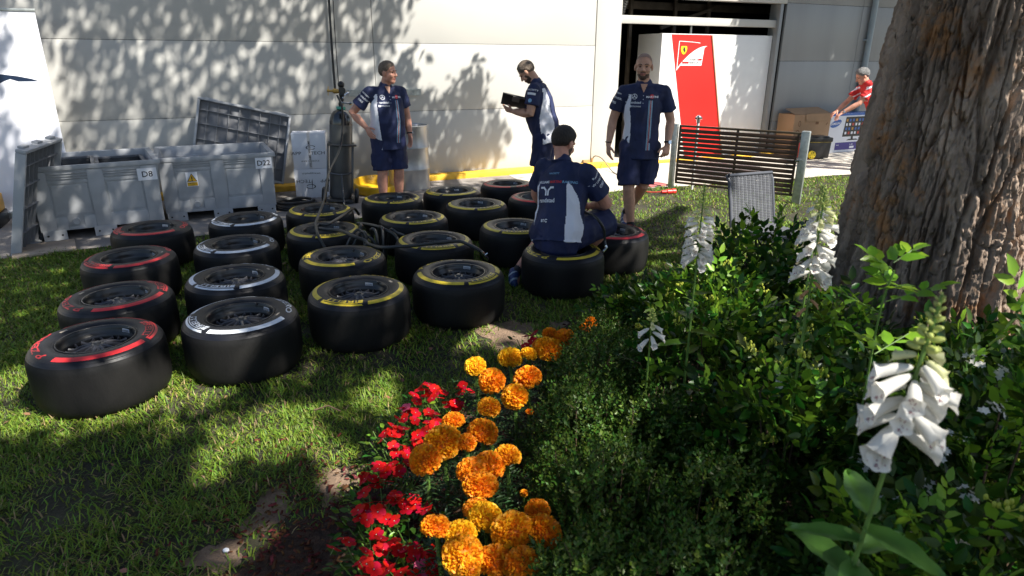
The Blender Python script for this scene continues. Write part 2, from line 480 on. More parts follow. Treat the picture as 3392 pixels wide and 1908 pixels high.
def on_ring(mb, vf, th0, r0, mi=0, lift=0.0016):
    vs, fs = vf
    out = []
    for x, y in vs:
        r = r0 + y; a = th0 - x / (r0 + 0.012)
        out.append((r * math.cos(a), r * math.sin(a), side_z(r) + lift))
    mb.add(out, fs, mi)
def grid2d(x0, x1, y0, y1, n, cut0=0.0, cut1=0.0):
    vs, fs = [], []
    for i in range(n + 1):
        t = i / n; x = x0 + (x1 - x0) * t
        for y, c in ((y0, 0), ((y0 + y1) / 2, .5), (y1, 1)):
            vs.append((x + (cut0 * c if i == 0 else 0) + (cut1 * c if i == n else 0), y))
    for i in range(n):
        for j in (0, 1): fs.append((3 * i + j, 3 * i + 3 + j, 3 * i + 4 + j, 3 * i + 1 + j))
    return vs, fs
# stripe: two arcs;  lettering: maker's name with the long P, and the P ZERO script
STR = []
for a0, a1 in ((35, 128), (-128, -35)):
    st = MB(); on_ring(st, grid2d(-R(a1) * 0.275, -R(a0) * 0.275, 0, 0.029, 40, 0.006, 0.006), 0.0, 0.263); STR.append(st)
lt = MB(); lz = MB()
W_ = 0.262; x0 = -W_ / 2
on_ring(lt, grid2d(x0, x0 + 0.030, -0.008, 0.052, 4, 0.012, 0.010), 0, 0.243)           # stem of the P
on_ring(lt, grid2d(x0 + 0.012, x0 + W_, 0.040, 0.052, 40), 0, 0.243)                     # long top bar
on_ring(lt, grid2d(x0 + 0.036, x0 + W_ - 0.012, 0.029, 0.034, 40), 0, 0.243)             # lower edge of the loop
on_ring(lt, grid2d(x0 + W_ - 0.014, x0 + W_, 0.029, 0.046, 3), 0, 0.243)
tv, tf = text2d('IRELLI', 0.044, bold=0.02, sx=1.78)
on_ring(lt, ([(x + x0 + 0.040, y - 0.006) for x, y in tv], tf), 0, 0.243)
tv, tf = text2d('P ZERO', 0.047, bold=0.022, shear=0.15, align='CENTER', sx=2.25)
on_ring(lz, ([(x, y) for x, y in tv], tf), PI, 0.258)
ME_MK = {}
for c in MK:
    ME_MK[c] = [q.mesh('marking', MK[c], smooth=False) for q in STR + [lt, lz]]
# faint small print and the worn paper label on the sidewall
lb = MB(); on_ring(lb, grid2d(-0.022, 0.022, 0, 0.014, 4), 2.35, 0.222)
ME_LAB = lb.mesh('paper_label', M_lab, smooth=False)
sk = MB()     # bar-code sticker on the inside of the barrel
def barrel(a, z, r=0.1775): return (r * math.cos(a), r * math.sin(a), z)
def barrel_patch(mb, a0, a1, z0, z1, mi, r0=0.1735, r1=0.1765):
    n = 6; vs = []
    for i in range(n + 1):
        a = a0 + (a1 - a0) * i / n
        vs += [barrel(a, z0, r0), barrel(a, z1, r1)]
    mb.add(vs, [(2 * i, 2 * i + 2, 2 * i + 3, 2 * i + 1) for i in range(n)], mi)
barrel_patch(sk, 1.05, 1.36, 0.298, 0.318, 0)
for i in range(11):
    a = 1.08 + i * 0.025; barrel_patch(sk, a, a + 0.008 + 0.006 * (i % 2), 0.300, 0.313, 1, 0.1722, 0.1747)
ME_STK = sk.mesh('barcode_sticker', [M_stk, M_ink], smooth=False)
wt = MB()    # moulded words on the deep wheels' disc
for s, y, sz in (('CAUTION HOT', 0.012, 0.022), ('LR', -0.012, 0.028)):
    flat(wt, text2d(s, sz, align='CENTER'), plane_M((0.0, 0.10 + y, 0.1835), (1, 0, 0), (0, 1, 0)))
ME_WT = wt.mesh('disc_print', mat('grey_print', (0.16, 0.18, 0.24), 0.6), smooth=False)
vn = MB(); vn.tube([(0.183, 0, 0.30), (0.172, 0, 0.335)], 0.004, 8); vn.ball((0.172, 0, 0.335), 0.005)
ME_VALVE = vn.mesh('air_valve', M_hub)

def tyre(x, y, phi, colour, deep, label, rz=0.0):
    t = thing('racing_tyre', label, 'tyre', (x, y, 0), R(phi), 'slick racing tyres laid flat in rows on the grass')
    link('rubber', ME_TYRE, t)
    for nm, me in zip(('colour_stripe', 'colour_stripe', 'maker_lettering', 'script_lettering'), ME_MK[colour]): link(nm, me, t)
    link('paper_label', ME_LAB, t)
    r = link('wheel_rim', ME_RIM[1 if deep else 0], t)
    q = R(random.uniform(-25, 25) + 95 - phi)        # turned so that the wheel print can be read from the front
    if deep:
        link('disc_print', ME_WT, r, rot=(0, 0, R(-phi) + random.uniform(-.5, .5)))
    else:
        link('spoke_star', ME_SPOKE, r, (0, 0, .066), (0, 0, random.uniform(0, 0.6))); link('hub_nut', ME_HUB, r, (0, 0, .058)); link('wheel_back', ME_DISC, r)
    link('barcode_sticker', ME_STK, r, rot=(0, 0, R(-phi) + random.uniform(-.45, .2)))
    link('air_valve', ME_VALVE, r, rot=(0, 0, R(70 - phi) + random.uniform(-.3, .3)))
    t.rotation_euler = (R(random.uniform(-.7, .7)), R(random.uniform(-.7, .7)), R(phi))
    return t
# phi: direction of the maker's name seen from above (0 = +x, -90 = towards the camera)
TYRES = [
 (-2.242, 3.226, 28, 'red', 0, 'scuffed red-banded tyre at the front left corner, nearest the camera'),
 (-2.515, 3.898, 42, 'red', 0, 'red-banded tyre right behind the front left corner one, its spokes showing'),
 (-2.910, 4.751, -115, 'red', 1, 'red-banded tyre with a deep black dish, third from the front in the red row'),
 (-3.201, 5.627, -150, 'red', 1, 'red-banded tyre at the far end of the red row, by bin D8'),
 (-1.607, 3.589, -140, 'white', 0, 'white-banded tyre at the front of its row, beside the scuffed red one'),
 (-1.924, 4.290, -97, 'white', 0, 'white-banded tyre second in its row, maker name facing the camera, spokes showing'),
 (-2.247, 5.124, -135, 'white', 1, 'white-banded tyre third in its row with a deep black dish'),
 (-2.506, 5.993, -122, 'white', 1, 'white-banded tyre at the far end of its row, in front of bin D22'),
 (-1.006, 4.030, -100, 'yellow', 0, 'yellow-banded tyre at the front of the row, maker name facing the camera'),
 (-1.301, 4.795, 175, 'yellow', 0, 'yellow-banded tyre with its long unbroken yellow arc facing the camera'),
 (-1.657, 5.602, -60, 'yellow', 1, 'yellow-banded tyre under the looped black air hose'),
 (-1.924, 6.397, -75, 'yellow', 1, 'yellow-banded tyre in front of the gas bottle trolley'),
 (-0.383, 4.416, -42, 'yellow', 0, 'large yellow-banded tyre left of the seated man, sun streaks on its tread'),
 (-0.656, 5.269, -75, 'yellow', 0, 'yellow-banded tyre with the air hose lying across its rim'),
 (-0.946, 6.083, -60, 'yellow', 1, 'yellow-banded tyre right of the tangled hose, deep black dish'),
 (-1.300, 6.967, -55, 'yellow', 1, 'yellow-banded tyre at the feet of the man with hand on hip'),
 (0.406, 4.987, 25, 'yellow', 0, 'yellow-banded tyre the seated man is sitting on'),
 (0.027, 5.759, -85, 'yellow', 0, 'yellow-banded tyre half hidden behind the back of the seated man'),
 (-0.376, 6.690, -55, 'yellow', 1, 'yellow-banded tyre second from the back, in front of the silver drum'),
 (-0.688, 7.384, -140, 'yellow', 1, 'dusty yellow-banded tyre at the back of the rows, beside the silver drum'),
 (0.874, 5.600, -150, 'red', 0, 'red-banded tyre at the right end, in front of the walking man'),
 (0.601, 6.128, -10, 'red', 0, 'red-banded tyre mostly hidden behind the knee of the seated man'),
 (0.279, 7.053, 150, 'red', 1, 'dusty red-banded tyre peeking out left of the seated man'),
 (-0.057, 7.840, 150, 'red', 1, 'pale dusty red-banded tyre farthest back, on the path'),
]
for x, y, phi, c, d, l in TYRES: tyre(x, y, phi, c, d, l)
# ================================================================= PROPS
M_bin = mat('grey_bin_plastic', (0.35, 0.362, 0.382), 0.5, var=0.1, vscale=5, bump=0.06, bscale=40)
M_bind = mat('dark_grey_plastic', (0.115, 0.12, 0.135), 0.5, var=0.15, vscale=6)
M_lidd = mat('lid_shaded_grey', (0.15, 0.155, 0.17), 0.55, var=.12, vscale=3)  # bin plastic made darker: shade on the lid face is in this colour
M_lidr = mat('lid_rib_shaded_grey', (0.20, 0.205, 0.22), 0.5)  # ribs carry the same painted shade, a little lighter than the plate
M_white = mat('white_card', (0.78, 0.79, 0.84), 0.55, var=0.03, vscale=3)
M_blackp = mat('black_plastic', (0.013, 0.013, 0.014), 0.38)
M_black_c = mat('black_crate', (0.03, 0.031, 0.036), 0.45)
M_txt = mat('print_black', (0.02, 0.02, 0.025), 0.6)
M_grn = mat('neck_ring_green', (0.08, 0.42, 0.30), 0.5)
M_brass = mat('brass', (0.50, 0.33, 0.10), 0.35, metal=0.9, var=0.15, vscale=30)
M_hose = mat('hose_rubber', (0.022, 0.024, 0.024), 0.4)
M_chrome = mat('chrome', (0.7, 0.7, 0.7), 0.15, metal=1.0)

# ---- two big grey bins
def quadface(mb, bl, br, tr, tl, holes_fn, mi=0): pass
def bin_box(x, y, ang, L, Dp, H, text, tlabel):
    t = thing('storage_bin', tlabel, 'bin', (x, y, 0), R(ang), 'grey pallet bins with number plates')
    fl = 0.035                      # the walls lean outwards a little
    body = MB()
    hb, wt = 0.10, 0.035
    def P(u, v, z):                 # u along the front (0..L), v depth, flare with height
        k = (z - hb) / (H - hb) * fl
        return (u + (-k if u < L / 2 else k), v + (-k if v < Dp / 2 else k), z)
    def slab(u0, u1, v0, v1, z0, z1):
        q = [P(u, v, z0) for u, v in ((u0, v0), (u1, v0), (u1, v1), (u0, v1))] + [P(u, v, z1) for u, v in ((u0, v0), (u1, v0), (u1, v1), (u0, v1))]
        body.add(q, [(3, 2, 1, 0), (4, 5, 6, 7), (0, 1, 5, 4), (1, 2, 6, 5), (2, 3, 7, 6), (3, 0, 4, 7)])
    slab(0, L, 0, wt, hb, H); slab(0, L, Dp - wt, Dp, hb, H); slab(0, wt, wt, Dp - wt, hb, H); slab(L - wt, L, wt, Dp - wt, hb, H)
    slab(wt, L - wt, wt, Dp - wt, hb, hb + 0.03)
    t_body = part('bin_body', body, M_bin, t, bevel=0.008)
    # front: raised frame strips leave two recessed panels, ribs under the rim
    fr = MB()
    def fbox(u0, u1, z0, z1, d=0.018):
        k0 = (z0 - hb) / (H - hb) * fl; k1 = (z1 - hb) / (H - hb) * fl
        q = [(u0, -k0 - d, z0), (u1, -k0 - d, z0), (u1, -k0 + .002, z0), (u0, -k0 + .002, z0), (u0, -k1 - d, z1), (u1, -k1 - d, z1), (u1, -k1 + .002, z1), (u0, -k1 + .002, z1)]
        fr.add(q, [(3, 2, 1, 0), (4, 5, 6, 7), (0, 1, 5, 4), (1, 2, 6, 5), (2, 3, 7, 6), (3, 0, 4, 7)])
    a, b, c, d_ = 0.13, L / 2 - 0.07, L / 2 + 0.07, L - 0.13
    zb, zt = 0.235, 0.565
    fbox(-0.012, a, hb, H - 0.05); fbox(b, c, hb, H - 0.05); fbox(d_, L + 0.012, hb, H - 0.05)
    m0 = (a + b) / 2
    fbox(a, m0 - 0.07, hb, zb); fbox(m0 + 0.07, b, hb, zb); fbox(c, d_, hb, zb); fbox(m0 - 0.07, m0 + 0.07, hb, 0.135)
    fbox(a, b, zt, 0.60, 0.012); fbox(c, d_, zt, 0.60, 0.012)
    for z in (0.615, 0.64, 0.665): fbox(a, b, z, z + 0.010, 0.02); fbox(c, d_, z, z + 0.010, 0.02)
    part('front_frame', fr, M_bin, t, bevel=0.006)
    for u0, u1 in ((a + .02, b - .02), (c + .02, d_ - .02)):
        pn = MB(); k0 = (zb + .02 - hb) / (H - hb) * fl; k1 = (zt - .02 - hb) / (H - hb) * fl
        pn.add([(u0, -k0 - .006, zb + .03), (u1, -k0 - .006, zb + .03), (u1, -k1 - .006, zt - .02), (u0, -k1 - .006, zt - .02),
                (u0 - .015, -k0 + .001, zb + .01), (u1 + .015, -k0 + .001, zb + .01), (u1 + .015, -k1 + .001, zt), (u0 - .015, -k1 + .001, zt)],
               [(0, 1, 2, 3), (4, 5, 1, 0), (5, 6, 2, 1), (6, 7, 3, 2), (7, 4, 0, 3)])
        part('front_panel', pn, M_bin, t, smooth=False)
    rm = MB()
    for u0, u1, v0, v1 in ((-fl - .02, L + fl + .02, -fl - .02, .02 - fl), (-fl - .02, L + fl + .02, Dp + fl - .02, Dp + fl + .02), (-fl - .02, .02 - fl, .021 - fl, Dp + fl - .021), (L + fl - .02, L + fl + .02, .021 - fl, Dp + fl - .021)):
        rm.box(((u0 + u1) / 2, (v0 + v1) / 2, H - 0.02), (u1 - u0, v1 - v0, 0.045))
    part('rim', rm, M_bin, t, bevel=0.006)
    for u in (0.10, L / 2, L - 0.10):
        rn = MB(); rn.box((u, Dp / 2, 0.055), (0.16, Dp - 0.03, 0.09)); rn.box((u, -0.01, 0.06), (0.2, 0.03, 0.10))
        for q in (-.06, .06):
            rn.tube([(u + q, -0.022, 0.06), (u + q, -0.027, 0.06)], 0.010, 8, 1)
        rn.box((u, Dp / 2, 0.006), (0.15, Dp - .04, 0.012), 1)
        part('runner', rn, [M_bin, M_blackp], t, bevel=0.0)
    dr = MB(); dr.lathe([(0.0, 0.03), (0.022, 0.03), (0.024, 0.035), (0.034, 0.035), (0.036, 0.0)], 20, 0, Matrix.Translation((m0, 0.0, 0.185)) @ Matrix.Rotation(PI / 2, 4, 'X'))
    part('drain_plug', dr, M_bin, t)
    ribs = MB()      # inner recess panels seen on the far wall
    for u0, u1 in ((a, b), (c, d_)): ribs.box(((u0 + u1) / 2, Dp - wt + 0.012, 0.56), (u1 - u0 - .06, 0.03, 0.10))
    part('inner_panel', ribs, M_bin, t, bevel=0.008)
    pl = MB(); zc, uc = 0.607, L - 0.085
    kk = (zc - hb) / (H - hb) * fl + 0.0225
    Mx = plane_M((uc, -kk, zc), (1, 0, 0), (0, -fl / (H - hb), 1))
    pl.add([(-.085, -.065, 0), (.095, -.065, 0), (.095, .06, 0), (-.085, .06, 0), (-.085, -.065, -.004), (.095, -.065, -.004), (.095, .06, -.004), (-.085, .06, -.004)],
           [(0, 1, 2, 3), (4, 5, 1, 0), (5, 6, 2, 1), (6, 7, 3, 2), (7, 4, 0, 3)], 0, Mx)
    p = part('number_plate', pl, M_white, t, smooth=False)
    tx = MB(); flat(tx, text2d(text, 0.085, bold=0.012, align='CENTER'), Mx @ Matrix.Translation((0.006, -0.03, 0.0015)))
    part('plate_text', tx, M_txt, p, smooth=False)
    return t, a, b, zt
b1, *_ = bin_box(-4.68, 6.31, 32.5, 1.08, 1.02, 0.745, 'D8', 'grey pallet bin marked D8, dark crates inside it')
b2, a_, b_, zt_ = bin_box(-3.86, 7.16, 26.2, 1.15, 1.0, 0.715, 'D22', 'empty grey pallet bin marked D22, with a yellow warning sticker')
ws = MB()
Mx = plane_M((0.30, -0.0345, 0.475), (1, 0, 0), (0, -.057, 1))
ws.add([(-.06, -.085, 0), (.06, -.085, 0), (.06, .075, 0), (-.06, .075, 0)], [(0, 1, 2, 3)], 0, Mx)
T2 = Mx @ Matrix.Translation((0, 0, .002)); T3 = Mx @ Matrix.Translation((0, 0, .004)); T4 = Mx @ Matrix.Translation((0, 0, .006))
ws.add([(-.052, -.03, 0), (.052, -.03, 0), (0, .062, 0)], [(0, 1, 2)], 1, T2)
ws.add([(-.043, -.025, 0), (.043, -.025, 0), (0, .051, 0)], [(0, 1, 2)], 2, T3)
flat(ws, text2d('!', 0.07, bold=0.03, align='CENTER'), T4 @ Matrix.Translation((0, -.02, 0)), 1)
ws.add([(-.052, -.078, 0), (.052, -.078, 0), (.052, -.038, 0), (-.052, -.038, 0)], [(0, 1, 2, 3)], 2, T2)
flat(ws, text2d('CAUTION', 0.018, bold=0.01, align='CENTER', sx=1.1), T3 @ Matrix.Translation((0, -.055, 0)), 1)
flat(ws, text2d('Lithium', 0.014, align='CENTER', sx=1.1), T3 @ Matrix.Translation((0, -.072, 0)), 1)
part('warning_sticker', ws, [M_white, M_txt, mat('sticker_yellow', (0.80, 0.45, 0.02), 0.5)], b2, smooth=False)
# dark crates in bin D8
c32, s32 = math.cos(R(32.5)), math.sin(R(32.5))
for i, (u, wd, lab) in enumerate(((0.30, 0.50, 'open dark crate in the left half of bin D8'), (0.80, 0.46, 'open dark crate in the right half of bin D8'))):
    t = thing('crate', lab, 'crate', (-4.68 + u * c32 - 0.51 * s32, 6.31 + u * s32 + 0.51 * c32, 0.36), R(32.5), 'dark crates inside bin D8')
    m = MB(); hx, hy, h = wd / 2 - 0.01, 0.44, 0.33 - 0.02 * i
    for cx, cy, sx, sy in ((0, -hy, 2 * hx, .02), (0, hy, 2 * hx, .02), (-hx, 0, .02, 2 * hy - .021), (hx, 0, .02, 2 * hy - .021)): m.box((cx, cy, h / 2), (sx, sy, h))
    m.box((0, 0, 0.012), (2 * hx - .03, 2 * hy - .03, 0.02)); part('crate_body', m, M_black_c, t, bevel=0.004)
    m = MB()
    for cx, cy, sx, sy in ((0, -hy, 2 * hx + .03, .035), (0, hy, 2 * hx + .03, .035), (-hx, 0, .035, 2 * hy - .04), (hx, 0, .035, 2 * hy - .04)): m.box((cx, cy, h + .006), (sx, sy, 0.025))
    part('crate_rim', m, M_bind, t, bevel=0.004)
# lids
def lid(name_l, Mw, L, Hh):
    t = thing('bin_lid', name_l, 'lid', (0, 0, 0), 0, 'loose grey bin lids')
    t.matrix_world = Mw
    m = MB(); th = 0.014
    m.box((L / 2, 0, Hh / 2), (L - .02, th, Hh - .02))
    part('lid_plate', m, M_lidd, t, bevel=0.004)
    m = MB()
    for c, s in (((L / 2, -.03, Hh - .015), (L, .085, .03)), ((L / 2, -.03, .015), (L, .085, .03)), ((.015, -.03, Hh / 2), (.03, .085, Hh - .062)), ((L - .015, -.03, Hh / 2), (.03, .085, Hh - .062))): m.box(c, s)
    part('lid_edge', m, M_bin, t, bevel=0.008)
    m = MB()
    for i in range(1, 9):
        u = L * i / 9; m.box((u, -.022, Hh / 2), (.008, .03, Hh - .065))
    for z in (0.2, 0.42, 0.62, 0.8):
        if z < Hh: m.box((L / 2, -.027, Hh * z / 0.95), (L - .065, .036, .009))
    part('lid_ribs', m, M_lidr, t)
    for u in (0.08, L / 2 - .08, L - 0.22):
        m = MB(); m.box((u + .08, .0, Hh + .008), (0.15, .05, .02)); part('lid_hook', m, M_bin, t, bevel=0.005)
    return t
# lid leaning on the wall behind bin D22 (tilted sideways); lid propped against the side of bin D8
x_, z_ = V((0.885, 0.405, -0.235)).normalized(), None
n_ = V((0.40, -0.88, 0.22)).normalized(); z_ = x_.cross(-n_).normalized(); n_ = -(z_.cross(x_)).normalized()
y_ = z_.cross(x_)
Ml = Matrix(((x_.x, y_.x, z_.x, 0), (x_.y, y_.y, z_.y, 0), (x_.z, y_.z, z_.z, 0), (0, 0, 0, 1)))
Ml.translation = V((-3.985, 8.575, 1.275)) - z_ * 0.92
lid('grey ribbed lid leaning askew on the wall behind bin D22', Ml, 1.13, 0.92)
x_ = V((-0.30, 0.95, 0)).normalized(); z_ = V((0.235, 0.06, 0.97)).normalized(); y_ = z_.cross(x_).normalized(); z_ = x_.cross(y_)
Ml = Matrix(((x_.x, y_.x, z_.x, 0), (x_.y, y_.y, z_.y, 0), (x_.z, y_.z, z_.z, 0), (0, 0, 0, 1)))
Ml.translation = V((-4.63, 5.78, 0.0))
lid('grey lid propped upright against the left side of bin D8', Ml, 1.02, 1.01)

# ---- white banner stand
t = thing('banner', 'tall white banner stand with a dark blue emblem, at the left edge', 'banner', WP(-6.70, 0.55, 0), math.atan2(WU.y, WU.x))
m = MB(); m.box((-0.0, 0, 1.14), (1.5, 0.012, 2.16)); part('banner_sheet', m, mat('banner_white', (0.80, 0.81, 0.87), 0.5), t, smooth=False)
m = MB(); m.box((0, 0, 2.225), (1.52, 0.03, 0.03)); m.box((0, 0, 0.035), (1.54, 0.2, 0.07)); part('banner_rail', m, M_steel, t, bevel=0.005)
m = MB()
top = [(-0.45, .085), (-.25, .095), (-.05, .085), (.12, .07), (.26, .05), (.38, .022), (.44, .0)]
bot = [(-0.45, .0), (-.3, .0), (-.12, .0), (-.02, -.03), (.06, -.04), (.13, .0), (.19, .022), (.26, -.004), (.44, -.004)]
m.add([(x + .2, -0.009, 1.50 + y) for x, y in top] + [(x + .2, -0.009, 1.50 + y) for x, y in reversed(bot)], [tuple(range(len(top) + len(bot)))])
part('emblem', m, mat('emblem_blue', (0.003, 0.014, 0.042), 0.5), t, smooth=False)

# yellow case glimpsed at the far left, behind the propped lid
t = thing('yellow_case', 'yellow case with black base at the left edge, behind the propped lid', 'case', (-5.82, 6.90, 0), R(25))
m = MB(); m.box((0, 0, 0.24), (0.5, 0.4, 0.18)); part('case_lid', m, mat('case_yellow', (0.80, 0.42, 0.02), 0.45), t, bevel=0.02)
m = MB(); m.box((0, 0, 0.075), (0.52, 0.42, 0.15)); part('case_base', m, M_blackp, t, bevel=0.015)
t = tag(link('paving_slab', (lambda q: (q.box((0, 0, .02), (.5, .42, .04)), q.mesh('paving_slab', mat('slab', (.42, .33, .25), .9, var=.2, bump=.3), bevel=.008))[1])(MB()), None, (-4.47, 6.0, 0), (0, 0, .6)), 'pale flat slab on the ground between the propped lid and bin D8', 'slab')

# ---- two white cartons
def carton(name_l, x, y, z, w_, d_, h, ang, flip):
    t = thing('carton', name_l, 'carton', (x, y, z), R(ang), 'stacked white printed cartons')
    m = MB(); m.box((0, 0, h / 2), (w_, d_, h)); part('carton_body', m, M_white, t, bevel=0.004)
    m = MB(); f = -d_ / 2 - 0.0025
    k = -1 if flip else 1
    Mx = plane_M((0, f, h * (0.5 if not flip else .52)), (k, 0, 0), (0, 0, k))
    s = w_ / 0.42
    flat(m, text2d('APP', 0.058 * s, align='RIGHT', sx=1.25), Mx @ Matrix.Translation((-.165 * s, -.045, 0)))
    flat(m, text2d('TECH', 0.058 * s, sx=1.25), Mx @ Matrix.Translation((.012 * s, -.045, 0)))
    flat(m, text2d('www.apptech.it', 0.034 * s, align='CENTER', sx=1.05), Mx @ Matrix.Translation((0, -.135, 0)))
    flat(m, ring2d(0.02, 0.045, 0.055, 0.014, 24, 0.3, 2 * PI - .5, ky=.48), Mx)
    m.add([(-.006, -.06, 0), (.006, -.02, 0), (.004, .10, 0), (-.004, .02, 0)], [(0, 1, 2, 3)], 0, Mx)
    part('carton_print', m, M_txt, t, smooth=False)
    return t, f, h
carton('lower white carton of the pair, its print upside down', -2.67, 8.70, 0.0, 0.43, 0.34, 0.385, 14, True)
t, f, h = carton('upper white carton of the pair, taped over the top', -2.665, 8.70, 0.388, 0.42, 0.33, 0.45, 13, False)
m = MB(); m.box((0, f + .0005, h / 2 + .002), (.035, .002, h + .002)); m.box((0, 0, h + .0015), (.035, .33, .002)); part('packing_tape', m, mat('tape', (.62, .6, .6), .3), t, smooth=False)
m = MB(); Mx = plane_M((0.012, f - .0025, 0.02), (0, 0, 1), (-1, 0, 0))
flat(m, text2d('WILLIAMS  WILLIAMS', 0.034, bold=.01, sx=1.05), Mx); part('tape_print', m, M_txt, t, smooth=False)

# ---- gas bottle on its trolley
t = thing('gas_bottle', 'tall grey gas bottle with black shoulder and brass regulator, strapped on a trolley', 'gas bottle', (-2.20, 8.28, 0.07), 0)
t.rotation_euler = (R(-2), R(4.5), R(10))
m = MB(); m.lathe([(0.0, 0.0), (.125, 0.0), (.138, .02), (.14, .06), (.14, .905)], 32, 0); part('cylinder_body', m, mat('bottle_grey', (0.085, 0.085, 0.082), 0.35, var=.25, vscale=4), t)
m = MB(); m.lathe([(.1405, .905), (.1405, .93), (.136, .975), (.12, 1.025), (.095, 1.06), (.06, 1.08), (.045, 1.09)], 32); part('cylinder_shoulder', m, mat('bottle_black', (.012, .012, .014), .16, coat=.6), t)
m = MB(); m.lathe([(.0405, 1.085), (.056, 1.09), (.056, 1.115), (.045, 1.12), (.04, 1.115)], 24); part('neck_ring', m, M_grn, t)
m = MB(); m.tube([(0, 0, 1.08), (0, 0, 1.23)], [.03, .022], 14); m.ball((0, 0, 1.15), .033); m.ball((0.005, 0, 1.205), .034); m.ball((.01, 0, 1.26), .036)
m.tube([(0.015, -.03, 1.31), (0.015, .03, 1.31)], .042, 16); m.ball((.0, 0, 1.38), .042); m.tube([(0, 0, 1.24), (0, 0, 1.37)], .018, 10)
part('valve', m, M_blackp, t)
m = MB(); m.tube([(0.0, 0, 1.30), (-.06, 0, 1.298), (-.09, 0, 1.298), (-.10, 0, 1.297), (-.15, 0, 1.296)], [.022, .028, .03, .016, .014], 14)
m.tube([(-.152, 0, 1.24), (-.152, 0, 1.35)], .004, 6); m.tube([(-.145, 0, 1.296), (-.165, 0, 1.296)], .018, 10)
part('regulator', m, M_brass, t)
m = MB(); m.tube([(.0, -.02, 1.17), (.1, -.03, 1.165)], .011, 8); m.tube([(.1, -.03, 1.165), (.13, -.03, 1.17)], .02, 10); m.tube([(.0, -.02, 1.17), (.03, -.01, 1.25), (.08, -.01, 1.29), (.1, -.01, 1.29)], .010, 8)
part('outlet_fitting', m, M_chrome, t)
m = MB()
for q in (-1, 1):
    m.tube([(.15 * q, -.13, .08), (.15 * q, -.13, .60), (.15 * q, -.09, .665), (.15 * q, .06, .68)], .013, 10)
m.tube([(-.15, -.10, .66), (-.08, -.18, .665), (.08, -.18, .665), (.19, -.12, .67)], .014, 10)
m.tube([(-.15, -.12, .34), (-.10, -.17, .315), (0, -.185, .305), (.10, -.17, .315), (.15, -.12, .34)], .012, 10)
m.tube([(0.02, -.19, .30), (0.07, -.42, -.05)], .012, 10); m.box((0, -.03, -.02), (.32, .3, .03)); m.box((-.1, .1, .5), (.02, .02, 1.0)); m.box((.1, .1, .5), (.02, .02, 1.0))
tr = part('trolley_frame', m, mat('trolley_steel', (.10, .10, .10), .35, metal=.6), t)
for q in (-1, 1):
    m = MB(); Mx = Matrix.Translation((.20 * q, -.06, .03)) @ Matrix.Rotation(PI / 2, 4, 'Y'); m.lathe([(.02, -.025), (.085, -.025), (.1, -.01), (.1, .01), (.085, .025), (.02, .025)], 28, 0, Mx, closed=True); part('trolley_wheel', m, M_blackp, tr)

# ---- hoses
def smooth_path(pts, n=12):
    pts = [V(p) for p in pts]; out = []
    P = [pts[0] * 2 - pts[1]] + pts + [pts[-1] * 2 - pts[-2]]
    for i in range(1, len(P) - 2):
        for k in range(n):
            t = k / n; a, b, c, d = P[i - 1], P[i], P[i + 1], P[i + 2]
            out.append(0.5 * ((2 * b) + (c - a) * t + (2 * a - 5 * b + 4 * c - d) * t * t + (3 * b - a - 3 * c + d) * t ** 3))
    return out + [pts[-1]]
t = thing('air_hose', 'black air hose looping from the gas bottle across the yellow-banded tyres', 'hose', (0, 0, 0))
A_ = [(-2.10, 8.12, 1.33), (-2.03, 8.02, 1.2), (-2.04, 8.0, .95), (-2.06, 7.85, .72), (-2.05, 7.3, .55), (-1.92, 6.6, .42), (-1.86, 6.3, .40), (-1.78, 5.85, .39), (-1.72, 5.56, .385), (-1.68, 5.44, .385), (-1.62, 5.28, .36), (-1.55, 5.22, .25), (-1.5, 5.2, .05)]
m = MB(); m.tube(smooth_path(A_), .0125, 10)
B_ = [(-1.62, 6.75, .20), (-1.60, 6.45, .33), (-1.58, 5.95, .375), (-1.62, 5.6, .38), (-1.70, 5.59, .375), (-1.69, 5.47, .372), (-1.61, 5.43, .375), (-1.46, 5.37, .38), (-1.31, 5.2, .38), (-1.21, 5.17, .35), (-1.16, 5.11, .335), (-1.03, 4.95, .355), (-.89, 4.92, .37), (-.76, 4.94, .375), (-.58, 4.97, .39), (-.43, 5.03, .385), (-.35, 4.98, .375), (-.28, 4.93, .355), (-.25, 4.93, .335)]
m.tube(smooth_path(B_), .0135, 10)
part('hose_line', m, M_hose, t)
m = MB()
for L_ in ([(-1.60, 6.45, .05), (-1.32, 5.55, .39), (-1.28, 5.36, .37), (-1.15, 5.27, .30), (-1.14, 5.22, .06)], [(-1.36, 5.6, .39), (-1.2, 5.45, .41), (-1.08, 5.35, .40), (-.96, 5.3, .32), (-.93, 5.2, .05)],
           [(-1.16, 5.55, .05), (-1.14, 5.4, .36), (-1.10, 5.34, .42), (-1.08, 5.28, .36), (-1.08, 5.22, .05)], [(-1.26, 5.6, .05), (-1.19, 5.38, .33), (-1.18, 5.3, .41), (-1.13, 5.26, .38), (-1.1, 5.22, .05)],
           [(-1.38, 5.25, .05), (-1.36, 5.3, .22), (-1.28, 5.34, .37), (-1.22, 5.28, .36), (-1.22, 5.2, .2), (-1.2, 5.15, .05)], [(-1.42, 5.22, .05), (-1.40, 5.3, .25), (-1.31, 5.36, .39), (-1.24, 5.3, .3), (-1.26, 5.22, .05)],
           [(-1.12, 5.5, .05), (-1.05, 5.42, .36), (-.98, 5.38, .36), (-.88, 5.34, .30), (-.82, 5.2, .05)]):
    m.tube(smooth_path(L_), .0125, 8)
part('hose_tangle', m, M_hose, t)
m = MB(); pp = [V((-.25, 4.93, .335)), V((-.235, 4.935, .315)), V((-.222, 4.94, .295)), V((-.205, 4.95, .27)), V((-.19, 4.955, .25))]
